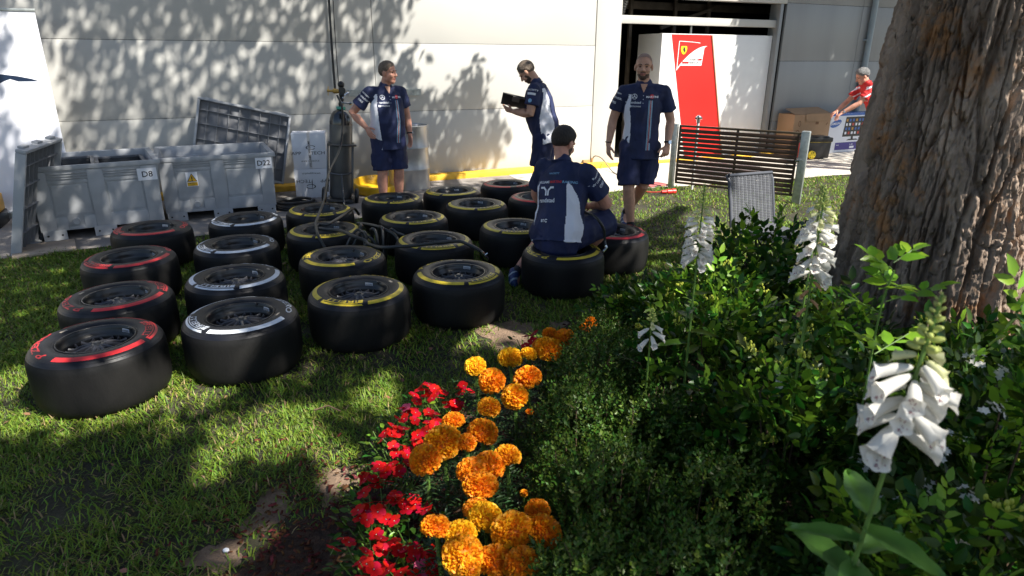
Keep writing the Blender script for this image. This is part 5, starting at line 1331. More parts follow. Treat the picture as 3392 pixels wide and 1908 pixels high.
# ---- tree: trunk with deep bark, limbs, and a crown whose gaps let the sun through
TX, TY = 2.265, 3.365
def trunk_mesh():
    nu, nv = 560, 520
    z = np.linspace(-.05, 3.1, nv); vs = np.empty((nv, nu, 3)); cav = np.empty((nv, nu))
    for j in range(nv):
        zz = z[j]; flare = .11 * math.exp(-max(zz, 0) / .35) + .05 * math.exp(-max(zz, 0) / 1.2)
        for i in range(nu):
            a = 2 * PI * i / nu; c, s = math.cos(a), math.sin(a)
            tw = a + .10 * zz
            lob = .035 * math.sin(3 * tw + .7) + .022 * math.sin(5 * tw + 2) + flare * (.75 + .35 * math.sin(4 * a + 1))
            q = V((c * 5.2, s * 5.2, zz * 1.25)); wv = noise.noise(q * .55) * .9
            n1 = noise.noise(V((c * 7.5 + wv * 2.0 - zz * .7, s * 7.5 + wv * 2.0, zz * 2.1 + 3)))
            n2 = noise.noise(V((c * 20 + wv * 2.5, s * 20 + wv, zz * 7.5)))
            n3 = noise.noise(V((c * 52, s * 52, zz * 22)))
            w2_ = noise.noise(V((c * 3 + 5, s * 3, zz * 2.2))) * 2.2; n4 = noise.noise(V((c * 3.4 + wv, s * 3.4 + w2_, zz * 3.6 + 9 + w2_)))
            fis = max(0, 1 - abs(n1) * 8); pl = max(0, 1 - abs(n4) * 13); f2 = max(0, 1 - abs(n2) * 6)
            h = -.050 * fis ** .8 - .026 * pl * max(0, min(1, .55 + 2.2 * n2 + 1.2 * w2_)) - .020 * f2 + .014 * n2 + .008 * n3 + .006 * noise.noise(V((c * 95, s * 95, zz * 60))) + .035 * noise.noise(q * .8)
            r = .455 - .055 * max(0, zz - .35) + lob + h
            vs[j, i] = (r * c, r * s, zz)
    I = np.arange(nu); fs = []
    for j in range(nv - 1):
        a = j * nu + I; b = j * nu + (I + 1) % nu; fs.append(np.stack([a, b, b + nu, a + nu], 1))
    return vs.reshape(-1, 3), np.concatenate(fs)
def bark_material():
    m = mat('bark', (0.125, 0.088, 0.064), 0.85, col2=(0.40, 0.305, 0.235), vscale=7, stretch=(1, 1, .35), bump=1.0, bscale=38, detail=10)
    nt = m.node_tree; b = nt.nodes['Principled BSDF']; ramp = [n_ for n_ in nt.nodes if n_.type == 'VALTORGB'][0]
    tc = [n_ for n_ in nt.nodes if n_.type == 'TEX_COORD'][0]
    nz = nt.nodes.new('ShaderNodeTexNoise'); nz.inputs['Scale'].default_value = 3.1; nz.inputs['Detail'].default_value = 5; nz.inputs['Roughness'].default_value = .7
    nt.links.new(tc.outputs['Object'], nz.inputs['Vector'])
    rp = nt.nodes.new('ShaderNodeValToRGB'); rp.color_ramp.elements[0].position = .53; rp.color_ramp.elements[1].position = .64
    nt.links.new(nz.outputs['Fac'], rp.inputs['Fac'])
    mx = nt.nodes.new('ShaderNodeMix'); mx.data_type = 'RGBA'
    mx.inputs['B'].default_value = (0.36, 0.16, 0.05, 1)
    mu = nt.nodes.new('ShaderNodeMath'); mu.operation = 'MULTIPLY'; mu.inputs[1].default_value = .75
    nt.links.new(rp.outputs['Color'], mu.inputs[0]); nt.links.new(mu.outputs[0], mx.inputs['Factor'])
    nt.links.new(ramp.outputs['Color'], mx.inputs['A']); nt.links.new(mx.outputs['Result'], b.inputs['Base Color'])
    return m
M_bark = bark_material()
tr = thing('tree', 'huge old tree with deeply furrowed bark at the right edge', 'tree', (TX, TY, 0))
v, f = trunk_mesh(); link('trunk', np_mesh('trunk', v, f, M_bark, smooth=True), tr)
m = MB()
for tgt, r in (((2.4, .5, 6.5), .34), ((-1.2, 1.2, 6.6), .27), ((4.6, 1.5, 6.8), .28), ((1.2, 4.2, 6.5), .27), ((1.5, -3.2, 6.2), .25), ((-2.6, -.6, 7.4), .2), ((5.5, -2.5, 7), .2)):
    m.tube(smooth_path([(0, 0, 2.6), (tgt[0] * .22, tgt[1] * .22, 4.1), (tgt[0] * .6, tgt[1] * .6, 5.3), tgt], 5), [r * 1.2 * (1 - .75 * k / 15) for k in range(16)], 10)
m.tube([(0, 0, 2.7), (.05, 0, 3.3), (.1, 0, 4.2)], [.66, .6, .4], 16)
part('limbs', m, M_bark, tr)

S3 = np.array(SUN)
def to_leaf(P, zlo, zhi):
    z = rng.uniform(zlo, zhi, len(P)); t = (z - P[:, 2]) / S3[2]
    return P + S3 * t[:, None]
# places the sun reaches (ground polygons and spots in space)
LIT = [[(1.15, 11.4), (2.9, 12.2), (2.3, 7.9), (1.7, 7.35), (.99, 7.54), (.84, 9.11), (.3, 9.0), (.2, 10.8)], [(0.17, 4.62), (0.72, 4.76), (0.66, 4.37), (0.32, 4.30)], [(-0.6, 4.3), (-0.26, 4.38), (-0.26, 3.86), (-0.5, 3.78)],
       [(-.12, 4.36), (.16, 4.48), (.1, 3.98), (-.1, 3.98)], [(-2.75, 2.98), (-2.6, 2.76), (-2.13, 2.93), (-1.62, 3.10), (-1.65, 3.40), (-1.9, 3.56), (-2.01, 3.32), (-2.09, 3.18), (-2.37, 3.04)],
       [(-1.5, 2.82), (-1.4, 2.93), (-1.26, 3.06), (-1.05, 3.02), (-0.94, 2.72), (-1.11, 2.64), (-1.38, 2.70)], [(-1.46, 2.54), (-1.32, 2.56), (-1.27, 2.45), (-1.41, 2.44)], [(-3.0, 3.42), (-2.78, 3.4), (-2.66, 3.24), (-2.85, 3.15)],
       [(-.84, 3.32), (-.66, 3.35), (-.6, 3.05), (-.8, 3.08)], [(4.4, 10.9), (5.9, 11.2), (5.0, 9.5), (3.9, 8.8), (3.2, 9.3)], [(-.9, 2.62), (-.79, 2.66), (-.72, 2.42), (-.82, 2.4)], [(-1.1, 2.06), (-1.0, 2.1), (-.95, 1.93), (-1.06, 1.9)]]
SPOT = [((-.17, 2.78, .4), .07), ((.04, 2.99, .36), .10), ((-.08, 1.71, .4), .06), ((-.15, 1.64, .4), .04), ((-.25, 1.62, .4), .025), ((.68, 4.72, .17), .26), ((.55, 4.66, .25), .2), ((1.15, 5.4, .2), .14), ((.9, 5.28, .2), .10), ((-1.95, 2.98, .2), .11), ((-2.2, 2.93, .22), .07),
        ((-.05, 4.2, .24), .05), ((-.2, 4.12, .26), .04), ((2.9, 8.9, .5), .75), ((2.6, 9.2, .6), .5), ((3.5, 8.4, .6), .4), ((1.5, 8.2, 0), .4), ((2.8, 12.0, 1.9), .5), ((3.0, 12.1, 1.2), .6), ((3.3, 12.2, .6), .6), ((3.6, 12.35, 1.6), .45), ((2.7, 11.95, .6), .4), ((.42, 8.05, 1.38), .12), ((.5, 8.0, 1.2), .1), ((1.2, 6.6, 1.05), .07), ((1.25, 6.55, .8), .08), ((-1.33, 7.7, 1.62), .07),
        ((2.35, 2.92, 1.25), .16), ((2.4, 2.93, .9), .17), ((2.4, 2.9, .5), .15), ((2.2, 2.9, .75), .07), ((2.28, 2.9, 1.05), .07), ((2.4, 2.95, 1.65), .13), ((2.15, 2.9, 1.35), .04), ((2.25, 2.92, .6), .07), ((-5.3, 7.6, 1.5), .3), ((-5.2, 7.7, 2.0), .3), ((-5.5, 7.6, .9), .14), ((-5.2, 7.7, 1.1), .1), ((1.32, 1.75, 1.12), .14), ((.66, .95, 1.22), .07), ((.62, .93, 1.3), .05), ((1.0, 2.0, 1.1), .10), ((.74, 2.4, 1.15), .07), ((2.2, 5.4, .75), .38), ((-1.9, 8.9, .1), .12), ((1.0, 4.2, .3), .12), ((.62, 4.5, .2), .1)]
def lit_mask(C):
    t = C[:, 2] / S3[2]; g_ = C - S3 * t[:, None]
    k = np.zeros(len(C), bool)
    for p in LIT:
        for ox, oy in ((0, 0), (.10, 0), (-.10, 0), (0, .10), (0, -.10), (.07, .07), (-.07, .07), (.07, -.07), (-.07, -.07)): k |= in_poly(g_[:, 0] + ox, g_[:, 1] + oy, p)
    for q, r in SPOT:
        d = C - np.array(q); k |= np.linalg.norm(d - (d @ S3)[:, None] * S3, axis=1) < r
    return k
def clumped(P, spread, keep):
    """leaves gather in clumps, so that gaps of sky stay open between them"""
    c = P[rng.integers(0, len(P), max(1, int(len(P) * keep)))]
    return c[rng.integers(0, len(c), len(P))] + rng.normal(0, spread, (len(P), 3)) * np.array([1, 1, 1])
W0n, WUn, WNn = np.array(W0), np.array(WU), np.array(WN)
def wall_pts(n, s0, s1, z0, z1, d=0.0):
    s = rng.uniform(s0, s1, n); z = rng.uniform(z0, z1, n)
    return W0n + WUn * s[:, None] + WNn * d + np.array([0, 0, 1.0]) * z[:, None], s, z
def gr_pts(n, x0, x1, y0, y1, z=0.0): return np.stack([rng.uniform(x0, x1, n), rng.uniform(y0, y1, n), np.full(n, z)], 1)
crown = []
P, s, z = wall_pts(9800, -8.5, -1.5, -.4, 3.4); k = s < -1.90 + .22 * np.sin(z * 3.1) + .12 * rng.standard_normal(len(s)); P = to_leaf(P[k], 6.5, 9.5); h_ = len(P) // 3; crown.append((clumped(P[:h_], .18, .12), 1)); crown.append((P[h_:], 1))
P, s, z = wall_pts(2600, -1.9, 0, 0, 1.95)
SPUR = [(-1.62, 1.85), (-1.49, 1.18), (-1.17, 1.28), (-.78, 1.30), (-0.66, 1.66), (-0.5, 1.39), (-0.45, 0.95), (-0.1, 0.74), (-0.14, 0.40), (-0.75, 0.10), (-1.28, 0.05), (-1.9, 0.05), (-1.9, 1.7)]
k = in_poly(s, z, SPUR); crown.append((clumped(to_leaf(P[k], 5.0, 6.6), .07, .16), 1))
P = gr_pts(56000, -6.5, 1.9, 1.0, 10.4); k = (P[:, 1] < np.where(P[:, 0] < -1.2, 10.5 + .4579 * P[:, 0], 8.7 + .5363 * P[:, 0])) & ~((P[:, 0] > .1) & (P[:, 1] < 4.5)) & ~((P[:, 0] > -.62) & (P[:, 1] < 3.3) & (rng.random(len(P)) < .85)); crown.append((to_leaf(P[k], 5.0, 8.5), 0))
P = gr_pts(15000, -4.2, -.75, .7, 2.6); crown.append((to_leaf(P, 5.0, 8.5), 0))
P = gr_pts(7200, .1, 4.2, .4, 4.6, .7); P = P[rng.random(len(P)) < np.where(P[:, 0] < .35, .2, 1)]; crown.append((clumped(to_leaf(P, 5.0, 8.5), .22, .04), 0))        # over the bed
P = gr_pts(2600, .6, 2.0, 5.4, 7.2, 1.2); crown.append((to_leaf(P, 5.0, 7.5), 0))
P, s, z = wall_pts(900, -.9, .9, .4, 2.2, 2.3); crown.append((clumped(to_leaf(P, 5, 7), .12, .12), 0))
pos = np.concatenate([c for c, _ in crown]); pos = pos[~lit_mask(pos)]; pos = pos[pos[:, 2] > 4.4]
def crown_mesh(pos, name, big=None):
    n = len(pos); d = unit(rng.standard_normal((n, 3)) + np.array([0, 0, -.4])); nn = rng.standard_normal((n, 3)) + np.array([0, 0, .9])
    v, f = scatter(SMALL_V, SMALL_F, pos, frames(d, nn), rng.uniform(.10, .18, n), 1.05)
    return np_mesh(name, v, f, M_crown)
cr = link('crown', crown_mesh(pos - np.array([TX, TY, 0]), 'crown'), tr)
# a second tree off to the right shades the grey wall and the cabinet's far half
t2 = thing('tree', 'leafy tree standing to the right, outside the picture', 'tree', (10.6, 8.2, 0))
m = MB(); m.tube(smooth_path([(0, 0, -.05), (.05, 0, 2), (-.05, .1, 4.2), (0, .2, 6.5)], 5), [.34 - .015 * k for k in range(16)], 14)
for q in ((-3, 1, 6.5), (2.5, 2, 6.6), (-1.5, -2.5, 6.4), (1, 3, 7)): m.tube([(0, .05, 3.6), (q[0] * .5, q[1] * .5, 5.2), q], [.16, .11, .04], 8)
part('trunk', m, M_bark, t2)
crown = []
P, s, z = wall_pts(40000, 5.3, 12, -.5, 3.6); k = rng.random(len(s)) < np.where((s > 6.6) & (s < 7.6) & (z > 1.2) & (z < 2.2), .6, 1); crown.append(to_leaf(P[k], 5.2, 8))
P, s, z = wall_pts(2600, 4.2, 5.6, -.1, 2.3, -.1); k = s > 4.28 + .12 * z + .10 * np.sin(z * 6) + .05 * rng.standard_normal(len(s)); crown.append(to_leaf(P[k], 4.8, 7))
P, s, z = wall_pts(900, 4.4, 5.5, 2.2, 3.2, 0); crown.append(to_leaf(P, 5, 7))
P = gr_pts(3600, 5.0, 9, 9.6, 13.2); crown.append(to_leaf(P, 5, 7.5))
P = gr_pts(1500, 2.9, 4.2, 10.0, 11.8); crown.append(to_leaf(P, 5, 7.5))
pos = np.concatenate(crown); pos = pos[~lit_mask(pos)]
link('crown', crown_mesh(pos - np.array([10.6, 8.2, 0]), 'crown'), t2)

# ---- shrubs: sprays of glossy leaflets
def shrub(label, x, y, rx, ry, h, n, lsize=.036, young=.03, buds=0, white=0, seed=0, upright=.45, group='glossy leafed shrubs in the bed', z0=.12):
    r_ = np.random.default_rng(seed + 50)
    t = thing('shrub', label, 'shrub', (x, y, 0), 0, group)
    a = r_.uniform(0, 2 * PI, n); u = r_.uniform(-.15, 1, n); q = r_.uniform(.45, 1.06, n) ** .6
    lump = 1 + .18 * np.sin(3 * a + seed) + .12 * np.sin(5 * a + u * 4 + seed * 2)
    cs = np.sqrt(np.maximum(0, 1 - np.clip(u, 0, 1) ** 2))
    c = np.stack([rx * q * lump * cs * np.cos(a), ry * q * lump * cs * np.sin(a), z0 + (h - z0) * np.clip(u * q * (.9 + .2 * lump * .8), .02, 1.1)], 1)
    ax = unit(np.stack([np.cos(a) * cs, np.sin(a) * cs, np.full(n, upright) + .5 * u], 1) + r_.normal(0, .38, (n, 3)))
    nrm = unit(np.stack([r_.normal(0, .5, n), r_.normal(0, .5, n), np.ones(n)], 1))
    fr = frames(ax, nrm); K = 7
    pp, ff, ss, stems = [], [], [], []
    Lk = lsize * 1.15 * r_.uniform(.7, 1.3, n)
    for k in range(K):
        tt = (k + .6) / K; side = -1 if k % 2 else 1
        if k == K - 1: ang = 0
        else: ang = side * (1.05 - .35 * tt)
        p = c + fr[:, 1] * (Lk * 2.3 * tt)[:, None]
        d = fr[:, 1] * math.cos(ang) + fr[:, 0] * math.sin(ang) + fr[:, 2] * r_.normal(0, .22, (n, 1))
        pp.append(p); ff.append(frames(d, fr[:, 2] + r_.normal(0, .3, (n, 3)))); ss.append(Lk * r_.uniform(.75, 1.15, n) * (1 if k < K - 1 else 1.1))
    v, f = scatter(LEAF_V, LEAF_F, np.concatenate(pp), np.concatenate(ff), np.concatenate(ss), .92)
    yo = np.tile(r_.random(n) < young + .25 * (u > .82) * (young > 0), K)
    link('foliage', np_mesh('foliage', v, f, [M_leaf, M_leafl], np.repeat(yo.astype(int), len(LEAF_F))), t)
    mb = MB()
    for i in r_.choice(n, min(n, 26), replace=False):
        b0 = V(c[i]); mb.tube([(b0.x * .25, b0.y * .25, .0), (b0.x * .7, b0.y * .7, b0.z * .6), b0, b0 + V(fr[i, 1]) * float(Lk[i] * 2)], [.005, .004, .0025, .001], 5)
    part('stems', mb, M_twig, t)
    top = np.where((u > .35) & (c[:, 1] < .3 * ry))[0]
    for i in r_.choice(top, min(len(top), buds), replace=False):
        mb = MB(); b0 = V(c[i]) + V(fr[i, 1]) * float(Lk[i] * 2.2)
        for _ in range(r_.integers(7, 14)):
            o = V(r_.normal(0, .015, 3)); o.z = abs(o.z) + .006; p = b0 + o
            mb.tube([b0, p], .0009, 4); mb.ball(p + o.normalized() * .004, (.0052, .0052, .0082), n=7, m=5)
        part('bud_cluster', mb, M_bud, t)
    for i in r_.choice(top, min(len(top), white), replace=False):
        b0 = V(c[i]) + V(fr[i, 1]) * float(Lk[i] * 2.3); pv, pf, ps = [], [], []
        for _ in range(9):
            o = r_.normal(0, .016, 3); o[2] = abs(o[2]) + .006; nr = unit(o + np.array([0, -.01, .01])); s_ = unit(np.cross(nr, [0.2, 1, .1]))
            for k in range(5):
                aa = 2 * PI * k / 5; dd = s_ * math.cos(aa) + np.cross(nr, s_) * math.sin(aa) + nr * .25
                pv.append(np.array(b0) + o); pf.append(frames(dd[None], nr[None])[0]); ps.append(.0115)
        v, f = scatter(SMALL_V, SMALL_F, np.array(pv), np.array(pf), np.array(ps), 1.25); link('flower_cluster', np_mesh('flower_cluster', v, f, M_petw), t)
    return t
SHR = [
 ('low glossy shrub at the tip of the bed, beside the red-banded tyre', .86, 3.92, .26, .28, .33, 318, .040, .10, 5, 0),
 ('glossy shrub behind the low white foxglove', 1.10, 3.36, .38, .34, .62, 457, .042, .05, 8, 0),
 ('tall dark shrub in front of the wicker chair', 1.42, 3.72, .34, .34, .80, 351, .052, .03, 2, 0),
 ('dark shrub below the tall white foxglove nearest the gate', .95, 2.75, .42, .34, .68, 553, .042, .04, 9, 0),
 ('shrub at the foot of the tree trunk, left side', 1.50, 2.78, .36, .32, .66, 457, .044, .04, 7, 0),
 ('shrub with bright young shoots before the furrowed trunk', 2.02, 2.55, .38, .3, .60, 457, .047, .12, 6, 0),
 ('dark glossy shrub in the middle of the bed', 1.00, 2.02, .38, .34, .74, 596, .040, .02, 8, 0),
 ('shrub with many yellow-green buds, in front of the trunk', 1.52, 2.02, .38, .32, .74, 553, .042, .05, 12, 0),
 ('shrub with clusters of small white flowers at the right edge', 1.43, 1.62, .32, .30, 1.03, 553, .042, .10, 7, 26),
 ('dark shrub under the large white foxglove', .98, 1.22, .30, .30, .72, 510, .040, .03, 3, 1),
 ('shrub in the lower right corner with long pointed leaves', 1.22, .98, .32, .28, .78, 447, .049, .05, 3, 0),
 ('leafy shrub against the right side of the trunk', 2.55, 2.35, .34, .30, 1.02, 447, .047, .06, 3, 2),
]
for i, a in enumerate(SHR): shrub(a[0], a[1], a[2], a[3], a[4], a[5], a[6], lsize=a[7], young=a[8], buds=a[9], white=a[10], seed=i)
# bright upright shoot in front of the trunk
t = thing('sapling', 'bright green sunlit leafy shoot in front of the furrowed trunk', 'sapling', (1.10, 1.80, 0))
mb = MB(); mb.tube(smooth_path([(0, 0, 0), (.01, .02, .6), (-.01, 0, 1.05), (0, -.01, 1.20)]), .0032, 6)
pp, ff, ss = [], [], []
for bz, ba, bl in ((.93, .3, .13), (.97, 3.3, .10), (1.06, 2.9, .13), (1.10, -.2, .14), (1.15, 1.6, .06), (1.14, 4.6, .09), (1.20, 2.4, .07), (1.22, .4, .08)):
    b0 = np.array([0, 0, bz]); dv = unit(np.array([math.cos(ba), math.sin(ba), .45])); nv_ = unit(np.array([0, 0, 1.0]) - dv * dv[2])
    mb.tube([b0, b0 + dv * bl], .002, 5); F0 = frames(dv[None], nv_[None])[0]
    for k in range(7):
        tt = (k + 1) / 7; an = 0 if k == 6 else (1 if k % 2 else -1) * .95
        pp.append(b0 + dv * bl * tt); ff.append(frames((F0[1] * math.cos(an) + F0[0] * math.sin(an) + F0[2] * rng.normal(0, .2))[None], (F0[2] + rng.normal(0, .3, 3))[None])[0]); ss.append(rng.uniform(.050, .070))
v, f = scatter(LEAF_V, LEAF_F, np.array(pp), np.array(ff), np.array(ss), 1.0)
link('foliage', np_mesh('foliage', v, f, M_leafl, smooth=True), t); part('stem', mb, M_green, t)

# ---- boxwood hedge: small dense leaves on upright shoots
t = thing('hedge', 'low dark boxwood hedge behind the orange marigolds', 'hedge', (.4, 2.2, 0))
pp, dd = [], []
for (bx, by, rx, ry, h, n) in ((.30, 1.42, .24, .28, .47, 1300), (.58, 1.40, .28, .28, .52, 1000), (.40, 1.85, .27, .27, .48, 1400), (.75, 1.75, .26, .26, .52, 800), (.38, 2.3, .25, .28, .47, 1300), (.62, 2.2, .24, .24, .50, 700), (.50, 2.75, .27, .28, .47, 1200), (.56, 3.2, .26, .28, .37, 1000), (.62, 3.62, .20, .22, .27, 450), (.30, 1.05, .24, .22, .42, 400), (.75, 1.1, .24, .22, .48, 400)):
    a = rng.uniform(0, 2 * PI, n); u = rng.uniform(0, 1, n); q = rng.uniform(.55, 1.04, n) ** .5; cs = np.sqrt(1 - u ** 2); lump = 1 + .15 * np.sin(4 * a + bx * 9) + .1 * np.sin(7 * a + u * 5)
    pp.append(np.stack([bx - .4 + rx * lump * q * cs * np.cos(a), by - 2.2 + ry * lump * q * cs * np.sin(a), .05 + (h - .05) * u * q * (.92 + .1 * lump)], 1))
    dd.append(unit(np.stack([.7 * cs * np.cos(a), .7 * cs * np.sin(a), .8 + .5 * u], 1) + rng.normal(0, .3, (n, 3))))
pp = np.concatenate(pp) * np.array([1, 1, 1.08]) - np.array([.07, 0, 0]); dd = np.concatenate(dd); n = len(pp); nn = unit(rng.standard_normal((n, 3))); F0 = frames(dd, nn)
PP, FF, SS = [], [], []
for k in range(8):
    tt = k / 7; an = 0 if k == 7 else .85; sd = k * 1.7
    o = F0[:, 0] * math.cos(sd) + F0[:, 2] * math.sin(sd)
    PP.append(pp + dd * (.07 * tt)); FF.append(frames(dd * math.cos(an) + o * math.sin(an), dd * math.sin(an) - o * math.cos(an) + rng.normal(0, .25, (n, 3)))); SS.append(rng.uniform(.015, .025, n) * (1.1 - .3 * tt))
v, f = scatter(SMALL_V, SMALL_F, np.concatenate(PP), np.concatenate(FF), np.concatenate(SS), 1.0)
yo = np.tile(rng.random(n) < .10, 8)
link('foliage', np_mesh('foliage', v, f, [M_box, mat('boxwood_young', (.09, .16, .025), .4, trans=.3, island=.3)], np.repeat(yo.astype(int), 4)), t)
mb = MB()
for i in rng.choice(n, 350, replace=False):
    b0 = V(pp[i]); mb.tube([(b0.x * .9, b0.y * .97, .0), b0, b0 + V(dd[i]) * .05], [.003, .002, .001], 4)
part('stems', mb, M_twig, t)

# ---- foxgloves
def bell_mesh(name, mats, L=.053, r0=.005, r1=.0113, lobes=5, spots=True):
    mb = MB(); n, m_ = 30, 14; vs = []
    for j in range(m_):
        u = j / (m_ - 1)
        r = float(np.interp(u, [0, .12, .35, .7, .9, 1.0], [r0, r0 * 1.35, r1 * .86, r1, r1 * 1.12, r1 * 1.5]))
        for i in range(n):
            a = 2 * PI * i / n; lob = 1 + (.13 * math.cos(lobes * a) + .03 * math.sin(11 * a)) * max(0, u - .82) / .18
            low = .012 * max(0, -math.sin(a)) * max(0, u - .75) / .25      # lower lip sticks out
            vs.append((r * lob * math.cos(a), u * L + low, r * .92 * lob * math.sin(a) - .006 * u * u))
    fs = [(j * n + i, j * n + (i + 1) % n, (j + 1) * n + (i + 1) % n, (j + 1) * n + i) for j in range(m_ - 1) for i in range(n)]
    mb.add(vs, fs, 0); mb.add([(0, -.004, 0)] + vs[:n], [(0, i + 1, (i + 1) % n + 1) for i in range(n)], 0)
    if spots:
        rr = random.Random(3)
        for _ in range(26):
            a = -PI / 2 + rr.uniform(-.75, .75); u = rr.uniform(.45, 1.0); r = float(np.interp(u, [0, .12, .35, .7, .9, 1.0], [r0, r0 * 1.35, r1 * .86, r1, r1 * 1.12, r1 * 1.5])) - .0016
            p = V((r * math.cos(a), u * L + .01 * max(0, u - .75) / .25, r * .92 * math.sin(a) - .006 * u * u))
            mb.ball(p, (.0011, .0014, .0006), 1, n=5, m=4)
    return mb.mesh(name, mats, angle=170)
ME_BELL = bell_mesh('bell', [M_petw, M_spot]); ME_BELLY = bell_mesh('bell', [mat('petal_cream', (.70, .70, .38), .5, trans=.3), M_spot], .034, .005, .009, spots=False); ME_WITH = bell_mesh('withered_bell', [M_fade], .036, .005, .007, spots=False)
cal = MB()
for k in range(5):
    a = 2 * PI * k / 5; cal.add([(0, -.004, 0), (.006 * math.cos(a + .5), .007, .006 * math.sin(a + .5)), (.008 * math.cos(a), .013, .008 * math.sin(a)), (.006 * math.cos(a - .5), .007, .006 * math.sin(a - .5))], [(0, 1, 2, 3)])
ME_CAL = cal.mesh('calyx', M_green)
def dir_euler(d, spin=0.0):
    d = V(d).normalized(); s, u, _ = frame(d); Mx = Matrix(((s.x, d.x, u.x), (s.y, d.y, u.y), (s.z, d.z, u.z))) @ Matrix.Rotation(spin, 3, 'Y'); return Mx.to_euler()
def foxglove(label, x, y, ztop, zb0, zb1, n, size=1.0, face=-PI / 2, spread=2.4, lean=(0, 0), pods=0, withered=0, leaves=True, seed=0, droop=-.32):
    r_ = random.Random(seed)
    t = thing('foxglove', label, 'foxglove', (x, y, 0), 0, 'white foxgloves rising out of the bed')
    def ax(z): return V((lean[0] * z, lean[1] * z * z, z))
    mb = MB(); mb.tube([ax(z) for z in np.linspace(0, ztop, 20)], [.0065 * (1 - .55 * k / 19) for k in range(20)], 8); part('stem', mb, M_green, t)
    for i in range(n):
        u = i / max(1, n - 1); z = zb0 + (zb1 - zb0) * u; a = face + spread * math.sin(i * 2.4 + seed) * .62 + r_.uniform(-.25, .25)
        s = size * (1.08 - .28 * u) * r_.uniform(.92, 1.08); d = V((math.cos(a), math.sin(a), droop - .22 * (1 - u) + r_.uniform(-.18, .18))); p = ax(z) + V((math.cos(a), math.sin(a), .2)) * .010
        o = link('bell', ME_BELL if u < .86 else ME_BELLY, t, p, dir_euler(d)); o.scale = (s, s, s)
        c = link('calyx', ME_CAL, o)
    mb = MB()
    for i in range(26):
        u = i / 25; z = zb1 + .004 + (ztop - zb1 - .004) * u; a = i * 2.4; q = 1 - .75 * u; d = V((math.cos(a), math.sin(a), .15 + u)).normalized(); p = ax(z) + d * (.013 * q + .003)
        s, w_, dd_ = frame(d); Mx = Matrix(((s.x, w_.x, d.x, p.x), (s.y, w_.y, d.y, p.y), (s.z, w_.z, d.z, p.z), (0, 0, 0, 1)))
        mb.ball((0, 0, 0), (.0062 * q * size, .0062 * q * size, .0115 * q * size), n=8, m=6, M=Mx)
    part('bud_spike', mb, mat('foxglove_bud', (.46, .52, .14), .5, trans=.2) if 'foxglove_bud' not in bpy.data.materials else bpy.data.materials['foxglove_bud'], t)
    if pods:
        mb = MB()
        for i in range(pods):
            z = zb0 - .012 - i * .019; a = i * 2.4 + 1; d = V((math.cos(a), math.sin(a), .3)); p = ax(z) + d * .014
            mb.tube([ax(z), p], .002, 5); mb.ball(p, (.0055, .0055, .008), n=8, m=6); mb.tube([p, p + V((math.cos(a), math.sin(a), .9)) * .012], .0007, 4)
        part('seed_pods', mb, M_green, t)
    for i in range(withered):
        z = zb0 - .02 - i * .03; a = face + (.9 if i % 2 == 0 else -1.2); o = link('withered_bell', ME_WITH, t, ax(z) + V((math.cos(a), math.sin(a), 0)) * .008, dir_euler((math.cos(a), math.sin(a), -.5))); o.scale = (size * .8,) * 3
    if leaves:
        pp, ff, ss = [], [], []
        for i in range(9 if seed == 1 else 14):
            z = (.80 + (zb0 - .84) * i / 13 if seed == 1 else .25 + (zb0 - .35) * i / 13) if zb0 > .7 else .1 + .3 * i / 13; a = i * 2.4 + seed; d = np.array([math.cos(a), math.sin(a), .15]); pp.append(np.array(ax(z))); ff.append(frames(d[None], np.array([[-d[0] * .3, -d[1] * .3, 1.0]]))[0]); ss.append((.20 - .008 * i) * r_.uniform(.8, 1.1))
        v, f = scatter(BIG_V, BIG_F, np.array(pp), np.array(ff), np.array(ss), .62); link('leaves', np_mesh('leaves', v, f, mat('foxglove_leaf', (.085, .20, .03), .45, trans=.25, var=.2, vscale=18) if seed == 1 else M_leaf, smooth=True), t)
    return t
foxglove('large white foxglove closest to the camera, purple specks in its bells', .545, .95, 1.43, 1.185, 1.33, 22, size=1.08, seed=1, spread=3.5, lean=(.085, .0), face=-1.75)
foxglove('tall white foxglove with bare pods below its bells, left of the trunk', .955, 1.95, 1.405, 1.13, 1.335, 24, size=.92, seed=2, pods=12, withered=4, spread=2.9, lean=(-.01, 0), leaves=False, droop=-.22)
foxglove('white foxglove in full bloom in front of the slatted gate', .725, 2.45, 1.325, 1.03, 1.225, 34, size=.84, seed=3, spread=3.1, face=-1.6, droop=-.12)
foxglove('short white foxglove sunk among the shrub leaves', .56, 2.42, .83, .70, .775, 6, size=.9, seed=4, face=-1.4)
foxglove('white foxglove half behind the trunk, behind the tall one', 1.30, 2.72, 1.27, 1.05, 1.22, 18, size=.8, seed=5, spread=2.8, droop=-.15)
foxglove('small white foxglove tip under the pods of the tall one', .93, 2.05, .80, .745, .77, 2, size=.8, seed=6, leaves=False)

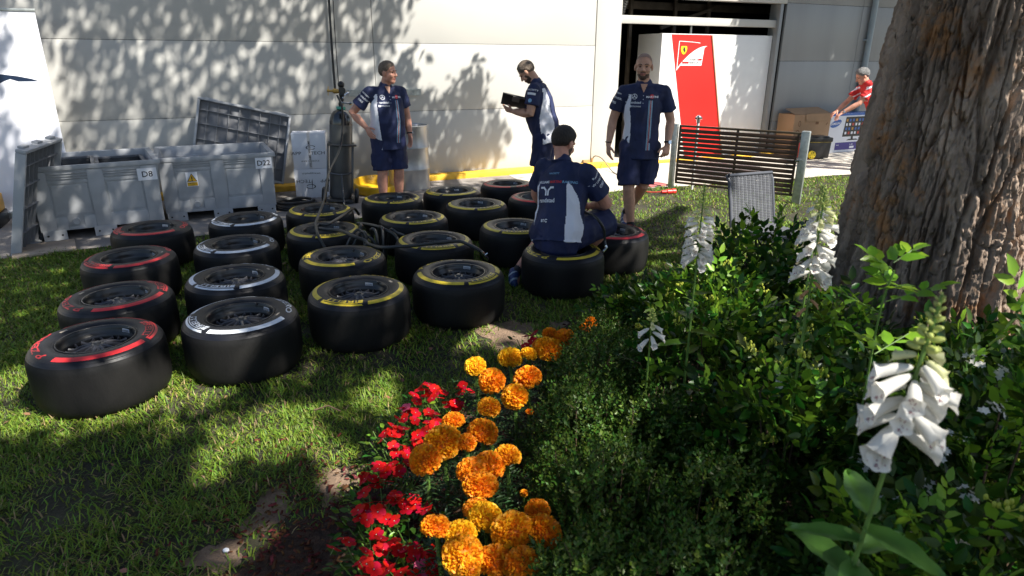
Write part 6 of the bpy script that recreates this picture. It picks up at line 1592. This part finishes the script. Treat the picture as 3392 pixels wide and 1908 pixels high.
# ---- marigolds
def pompon(col_a, col_b, seed):
    r_ = np.random.default_rng(seed); n = 330
    i = np.arange(n); u = 1 - (i + .5) / n * 1.42; ph = i * 2.39996 + r_.normal(0, .1, n); cs = np.sqrt(np.maximum(0, 1 - u * u)); d = np.stack([cs * np.cos(ph), cs * np.sin(ph), u * .86], 1)
    up_ = np.array([0, 0, 1.0]); tang = unit(up_ - d * (d @ up_)[:, None] + 1e-4); ax = unit(d * .75 + np.stack([np.cos(ph), np.sin(ph), np.zeros(n)], 1) * .45 + tang * (.25 - .35 * (1 - u))[:, None] + r_.normal(0, .22, (n, 3)))
    pv = np.array([(-.22, 0, 0), (.22, 0, 0), (-.55, .62, .10), (0, .60, -.10), (.55, .62, .10), (-.52, .92, .26), (-.18, 1.0, .02), (.2, .98, .2), (.55, .9, -.02)], float)
    pf = np.array([(0, 1, 3), (0, 3, 2), (1, 4, 3), (2, 3, 6), (2, 6, 5), (3, 7, 6), (3, 4, 8), (3, 8, 7)])
    v, f = scatter(pv, pf, d * .70, frames(ax, d + r_.normal(0, .25, (n, 3))), r_.uniform(.26, .40, n), .72)
    mb = MB(); mb.ball((0, 0, -.02), (.76, .76, .62), 0, 16, 10); bm_ = np.array(mb.v); 
    tri = []
    for q in mb.f: tri += [(q[0], q[k], q[k + 1]) for k in range(1, len(q) - 1)]
    v2, f2 = join([(v, f), (bm_, np.array(tri))])
    mi = np.concatenate([np.zeros(len(f), int), np.ones(len(tri), int)])
    return np_mesh('flower_head', v2, f2, [col_a, col_b], mi)
M_or = mat('marigold_orange', (.90, .36, .010), .55, trans=.33, island=.22); M_or2 = mat('marigold_deep', (.80, .26, .008), .6, trans=.28, island=.2); M_sunlit = mat('marigold_sunlit', (.95, .58, .015), .55, trans=.28, island=.15)  # yellow heads are sunlit ones: the sunlight is put into their petal colour
POM = {'O': [pompon(M_or, M_or2, 1), pompon(M_or, M_or2, 2), pompon(mat('marigold_mid', (.90, .43, .010), .55, trans=.28, island=.22), M_or2, 3)], 'Y': [pompon(M_sunlit, M_or, 4)]}
M_ml = mat('marigold_leaf', (.022, .06, .016), .45, trans=.2, island=.35)
def pinnate(seed):
    r_ = np.random.default_rng(seed); pp, ff, ss = [], [], []
    for b in range(20):
        a = b * 2.4; z = .10 + .22 * (b / 20); dv = unit(np.array([math.cos(a), math.sin(a), .35 + r_.normal(0, .2)])); L = r_.uniform(.07, .12); F0 = frames(dv[None], np.array([[0, 0, 1.0]]))[0]
        for k in range(11):
            tt = (k + 1) / 11; an = 0 if k == 10 else (1 if k % 2 else -1) * .9
            pp.append(np.array([0, 0, z]) + dv * L * tt + np.array([0, 0, -.04 * tt * tt])); ff.append(frames((F0[1] * math.cos(an) + F0[0] * math.sin(an))[None], (F0[2] + r_.normal(0, .25, 3))[None])[0]); ss.append(r_.uniform(.028, .042) * (1 - .3 * tt))
    v, f = scatter(SMALL_V, SMALL_F, np.array(pp), np.array(ff), np.array(ss), .42); return np_mesh('foliage', v, f, M_ml)
PIN = [pinnate(1), pinnate(2), pinnate(3)]
stm = MB(); stm.tube([(0, 0, 0), (.01, .005, .5), (0, 0, 1)], .008, 6); stm.tube([(0, 0, .9), (0, 0, .95), (0, 0, 1.0)], [.008, .016, .03], 8); ME_STM = stm.mesh('stem', M_green)
MARI = [(-0.171, 2.781, 0.4, 0.047, 'Y', 'sunlit yellow marigold standing alone at the lawn side of the row'), (-0.089, 2.651, 0.4, 0.056, 'O', 'orange marigold just below the lone sunlit yellow one'), (-0.007, 2.989, 0.34, 0.058, 'Y', 'wide sunlit golden marigold above the middle of the upper cluster'),
 (0.087, 2.995, 0.34, 0.039, 'Y', 'smaller sunlit yellow marigold touching the wide golden one'), (0.073, 2.69, 0.4, 0.061, 'O', 'large glowing orange marigold against the hedge, upper cluster'), (0.014, 2.511, 0.4, 0.054, 'O', 'flat-topped orange marigold with green tips poking over it'),
 (0.079, 2.47, 0.4, 0.018, 'O', 'tiny half-open marigold beside the flat-topped one'), (0.162, 3.181, 0.34, 0.048, 'O', 'shaded orange marigold next to the dark red blooms at the far end'), (0.186, 3.052, 0.34, 0.064, 'O', 'large shaded orange marigold right of the sunlit yellow ones'),
 (0.287, 3.257, 0.34, 0.057, 'O', 'wide ragged orange marigold near the far end of the row'), (0.208, 3.295, 0.34, 0.037, 'O', 'small orange marigold squeezed behind the shaded one'), (-0.092, 2.37, 0.4, 0.044, 'O', 'single flattish orange marigold alone in the gap between the clusters'),
 (-0.231, 2.266, 0.4, 0.042, 'O', 'small orange marigold resting above the biggest heads, vinca side'), (-0.111, 2.18, 0.4, 0.054, 'O', 'deep orange ragged marigold at the right of the middle cluster'), (-0.255, 2.114, 0.4, 0.066, 'O', 'biggest orange marigold of the middle cluster'),
 (-0.168, 2.112, 0.4, 0.035, 'O', 'small marigold tucked against the right of the biggest one'), (-0.312, 2.028, 0.4, 0.054, 'O', 'round neat orange marigold nearest the red vinca, middle cluster'), (-0.015, 2.03, 0.4, 0.046, 'O', 'deep orange marigold half under hedge sprigs'),
 (-0.136, 1.932, 0.4, 0.05, 'O', 'orange marigold at the top left of the stacked column of heads'), (-0.078, 1.977, 0.4, 0.052, 'O', 'ruffled marigold at the top right of the stacked column of heads'), (0.046, 1.945, 0.4, 0.014, 'O', 'tiny orange bud just under the hedge, beside the stacked column'),
 (-0.102, 1.843, 0.4, 0.055, 'O', 'ruffled orange marigold in the centre of the stacked column'), (-0.11, 1.75, 0.4, 0.042, 'O', 'marigold mostly hidden behind the sunlit yellow lower one'), (-0.081, 1.709, 0.4, 0.051, 'Y', 'sunlit yellow marigold crowning the lower cluster'),
 (-0.231, 1.655, 0.4, 0.045, 'O', 'plain round marigold at the vinca edge of the lower cluster'), (-0.154, 1.642, 0.4, 0.045, 'Y', 'yellow marigold sharply edged by sun, second from the vinca in the lower cluster'), (0.006, 1.622, 0.4, 0.062, 'O', 'largest orange marigold of the lower cluster'),
 (0.085, 1.728, 0.4, 0.038, 'O', 'small marigold at the hedge side top of the lower cluster'), (0.099, 1.631, 0.4, 0.054, 'O', 'big orange marigold at the hedge side with a leaf across it'), (-0.139, 1.518, 0.4, 0.055, 'O', 'wide marigold in the lower left of the bottom edge cluster'),
 (-0.044, 1.534, 0.4, 0.051, 'O', 'tall egg-shaped marigold in the centre of the bottom edge cluster'), (0.033, 1.493, 0.4, 0.046, 'O', 'marigold with a dark centre at the right of the bottom edge'), (-0.117, 1.467, 0.4, 0.032, 'O', 'marigold cut off by the bottom edge of the picture'),
 (0.409, 3.377, 0.34, 0.032, 'O', 'small far marigold at the tip of the row, lower one'), (0.457, 3.474, 0.34, 0.033, 'O', 'small far marigold at the tip of the row, upper one')]
for i, (x, y, z, r, c, lab) in enumerate(MARI):
    t = thing('marigold', lab, 'marigold', (x, y, 0), 0, 'marigolds in a row along the hedge')
    z += random.uniform(-.025, .02) - (.08 if r < .025 else 0)
    o = link('flower_head', POM[c][i % len(POM[c])], t, (0, 0, z), (random.uniform(-.1, .5), random.uniform(-.3, .3), random.uniform(0, 6))); s = r * 1.07; o.scale = (s, s, s * random.uniform(.82, 1.02))
    o = link('stem', ME_STM, t); q = 1 if r > .025 else .35; o.scale = (q, q, z)
    o = link('foliage', PIN[i % 3], t, rot=(0, 0, i * 1.3)); o.scale = (1.1, 1.1, (z - .03) / .33)
# ---- red vinca
def vinca_flower(seed, m0):
    v_, f_ = [], []; mb = MB()
    for k in range(5):
        a = 2 * PI * k / 5
        pts = [(0.12, -.12), (.5, -.40), (.85, -.42), (1.0, -.12), (.97, .22), (.75, .42), (.4, .36), (.12, .12)]
        mb.add([((x * math.cos(a) - y * math.sin(a)), (x * math.sin(a) + y * math.cos(a)), .10 * math.sin(x * 2) + .02 * y + .04 * random.random()) for x, y in pts] , [tuple(range(8))], 0)
    mb.ball((0, 0, .06), (.06, .06, .03), 1, 8, 5); mb.tube([(0, 0, 0), (0, 0, -.7)], .05, 5, 2)
    return mb.mesh('blossom', [m0, M_petw, M_green], smooth=False)
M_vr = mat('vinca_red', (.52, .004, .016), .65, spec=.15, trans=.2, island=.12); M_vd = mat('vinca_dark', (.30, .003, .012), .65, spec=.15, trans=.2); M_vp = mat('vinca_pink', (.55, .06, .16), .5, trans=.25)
VF = [vinca_flower(1, M_vr), vinca_flower(2, M_vr), vinca_flower(3, M_vp)]; VFd = vinca_flower(4, M_vd)
VIN = [('red vinca plant at the top of the vinca row, blooms in a bunch', [(-0.421, 2.816), (-0.398, 2.893), (-0.351, 2.808), (-.38, 2.86), (-.43, 2.87)]), ('red vinca plant hugging the marigold side, two wide blooms', [(-0.292, 2.717), (-0.267, 2.905), (-.25, 2.86), (-.31, 2.76)]),
 ('red vinca plant on the lawn side below the top bunch', [(-0.493, 2.629), (-0.464, 2.698), (-.49, 2.68)]), ('red vinca plant with one big open bloom above the small marigold', [(-0.352, 2.614), (-.33, 2.58), (-0.339, 2.502), (-.37, 2.55)]),
 ('red vinca plant with a lone bloom out over the lawn', [(-0.552, 2.432), (-0.525, 2.516), (-.50, 2.50)]), ('red vinca plant in the middle of the row, blooms in a vertical line', [(-0.465, 2.354), (-0.401, 2.404), (-0.417, 2.246), (-0.482, 2.265), (-.44, 2.38)]),
 ('dense red vinca plant beside the mulch, blooms overlapping', [(-0.529, 2.195), (-0.495, 2.189), (-0.524, 2.11), (-0.481, 2.134), (-.51, 2.16), (-.54, 2.15)]), ('red vinca plant low in the row, spread toward the marigolds', [(-0.401, 2.004), (-0.362, 2.02), (-0.32, 1.967), (-0.412, 1.9), (-.38, 1.99)]),
 ('red vinca plant at the mulch edge in the lower half', [(-0.549, 1.944), (-0.518, 1.992), (-0.46, 1.982), (-.53, 1.97)]), ('red vinca plant with one separate bloom over bare mulch', [(-0.544, 1.78), (-0.472, 1.711), (-0.426, 1.763), (-.44, 1.80)]),
 ('red vinca plant at the bottom edge of the picture', [(-0.396, 1.703), (-0.437, 1.661), (-.41, 1.62), (-.36, 1.62)]), ('red vinca plant under the lowest marigolds, one pink bloom', [(-0.321, 1.738), (-0.297, 1.747), (-0.25, 1.717), (-0.256, 1.663)]),
 ('dark red vinca plant at the far end of the marigold row', [(0.135, 3.541), (0.077, 3.446), (0.206, 3.627), (0.103, 3.381), (.12, 3.46), (.09, 3.50)]), ('dark red vinca plant at the very tip of the bed', [(.50, 3.62), (.47, 3.72), (.53, 3.55)])]
for i, (lab, fl) in enumerate(VIN):
    cx = sum(p[0] for p in fl) / len(fl); cy = sum(p[1] for p in fl) / len(fl)
    t = thing('vinca', lab, 'vinca', (cx, cy, 0), 0, 'red vinca plants in front of the marigolds')
    fl = fl + [(x + random.uniform(-.055, .055), y + random.uniform(-.055, .055)) for x, y in fl + fl] if i < 12 else fl
    for k, (x, y) in enumerate(fl):
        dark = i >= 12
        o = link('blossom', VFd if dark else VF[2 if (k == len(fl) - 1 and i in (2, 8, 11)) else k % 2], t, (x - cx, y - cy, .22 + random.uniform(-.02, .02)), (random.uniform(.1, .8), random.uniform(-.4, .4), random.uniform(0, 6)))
        s = random.uniform(.026, .032); o.scale = (s, s, s)
    n = 120; a = rng.uniform(0, 2 * PI, n); q = np.sqrt(rng.random(n)) * .14; zz = rng.uniform(.03, .2, n)
    d = np.stack([np.cos(a), np.sin(a), rng.uniform(-.1, .7, n)], 1)
    v, f = scatter(LEAF_V, LEAF_F, np.stack([q * np.cos(a), q * np.sin(a), zz], 1), frames(d, np.stack([rng.normal(0, .3, n), rng.normal(0, .3, n), np.ones(n)], 1)), rng.uniform(.025, .045, n), .95)
    link('foliage', np_mesh('foliage', v, f, [M_leaf, M_leafl], np.repeat((rng.random(n) < .08).astype(int), len(LEAF_F)), smooth=True), t)
    mb = MB()
    for k in range(7):
        aa = k * .9; mb.tube([(0, 0, 0), (.05 * math.cos(aa), .05 * math.sin(aa), .1), (.1 * math.cos(aa), .1 * math.sin(aa), .2)], .0025, 5)
    part('stems', mb, M_green, t)
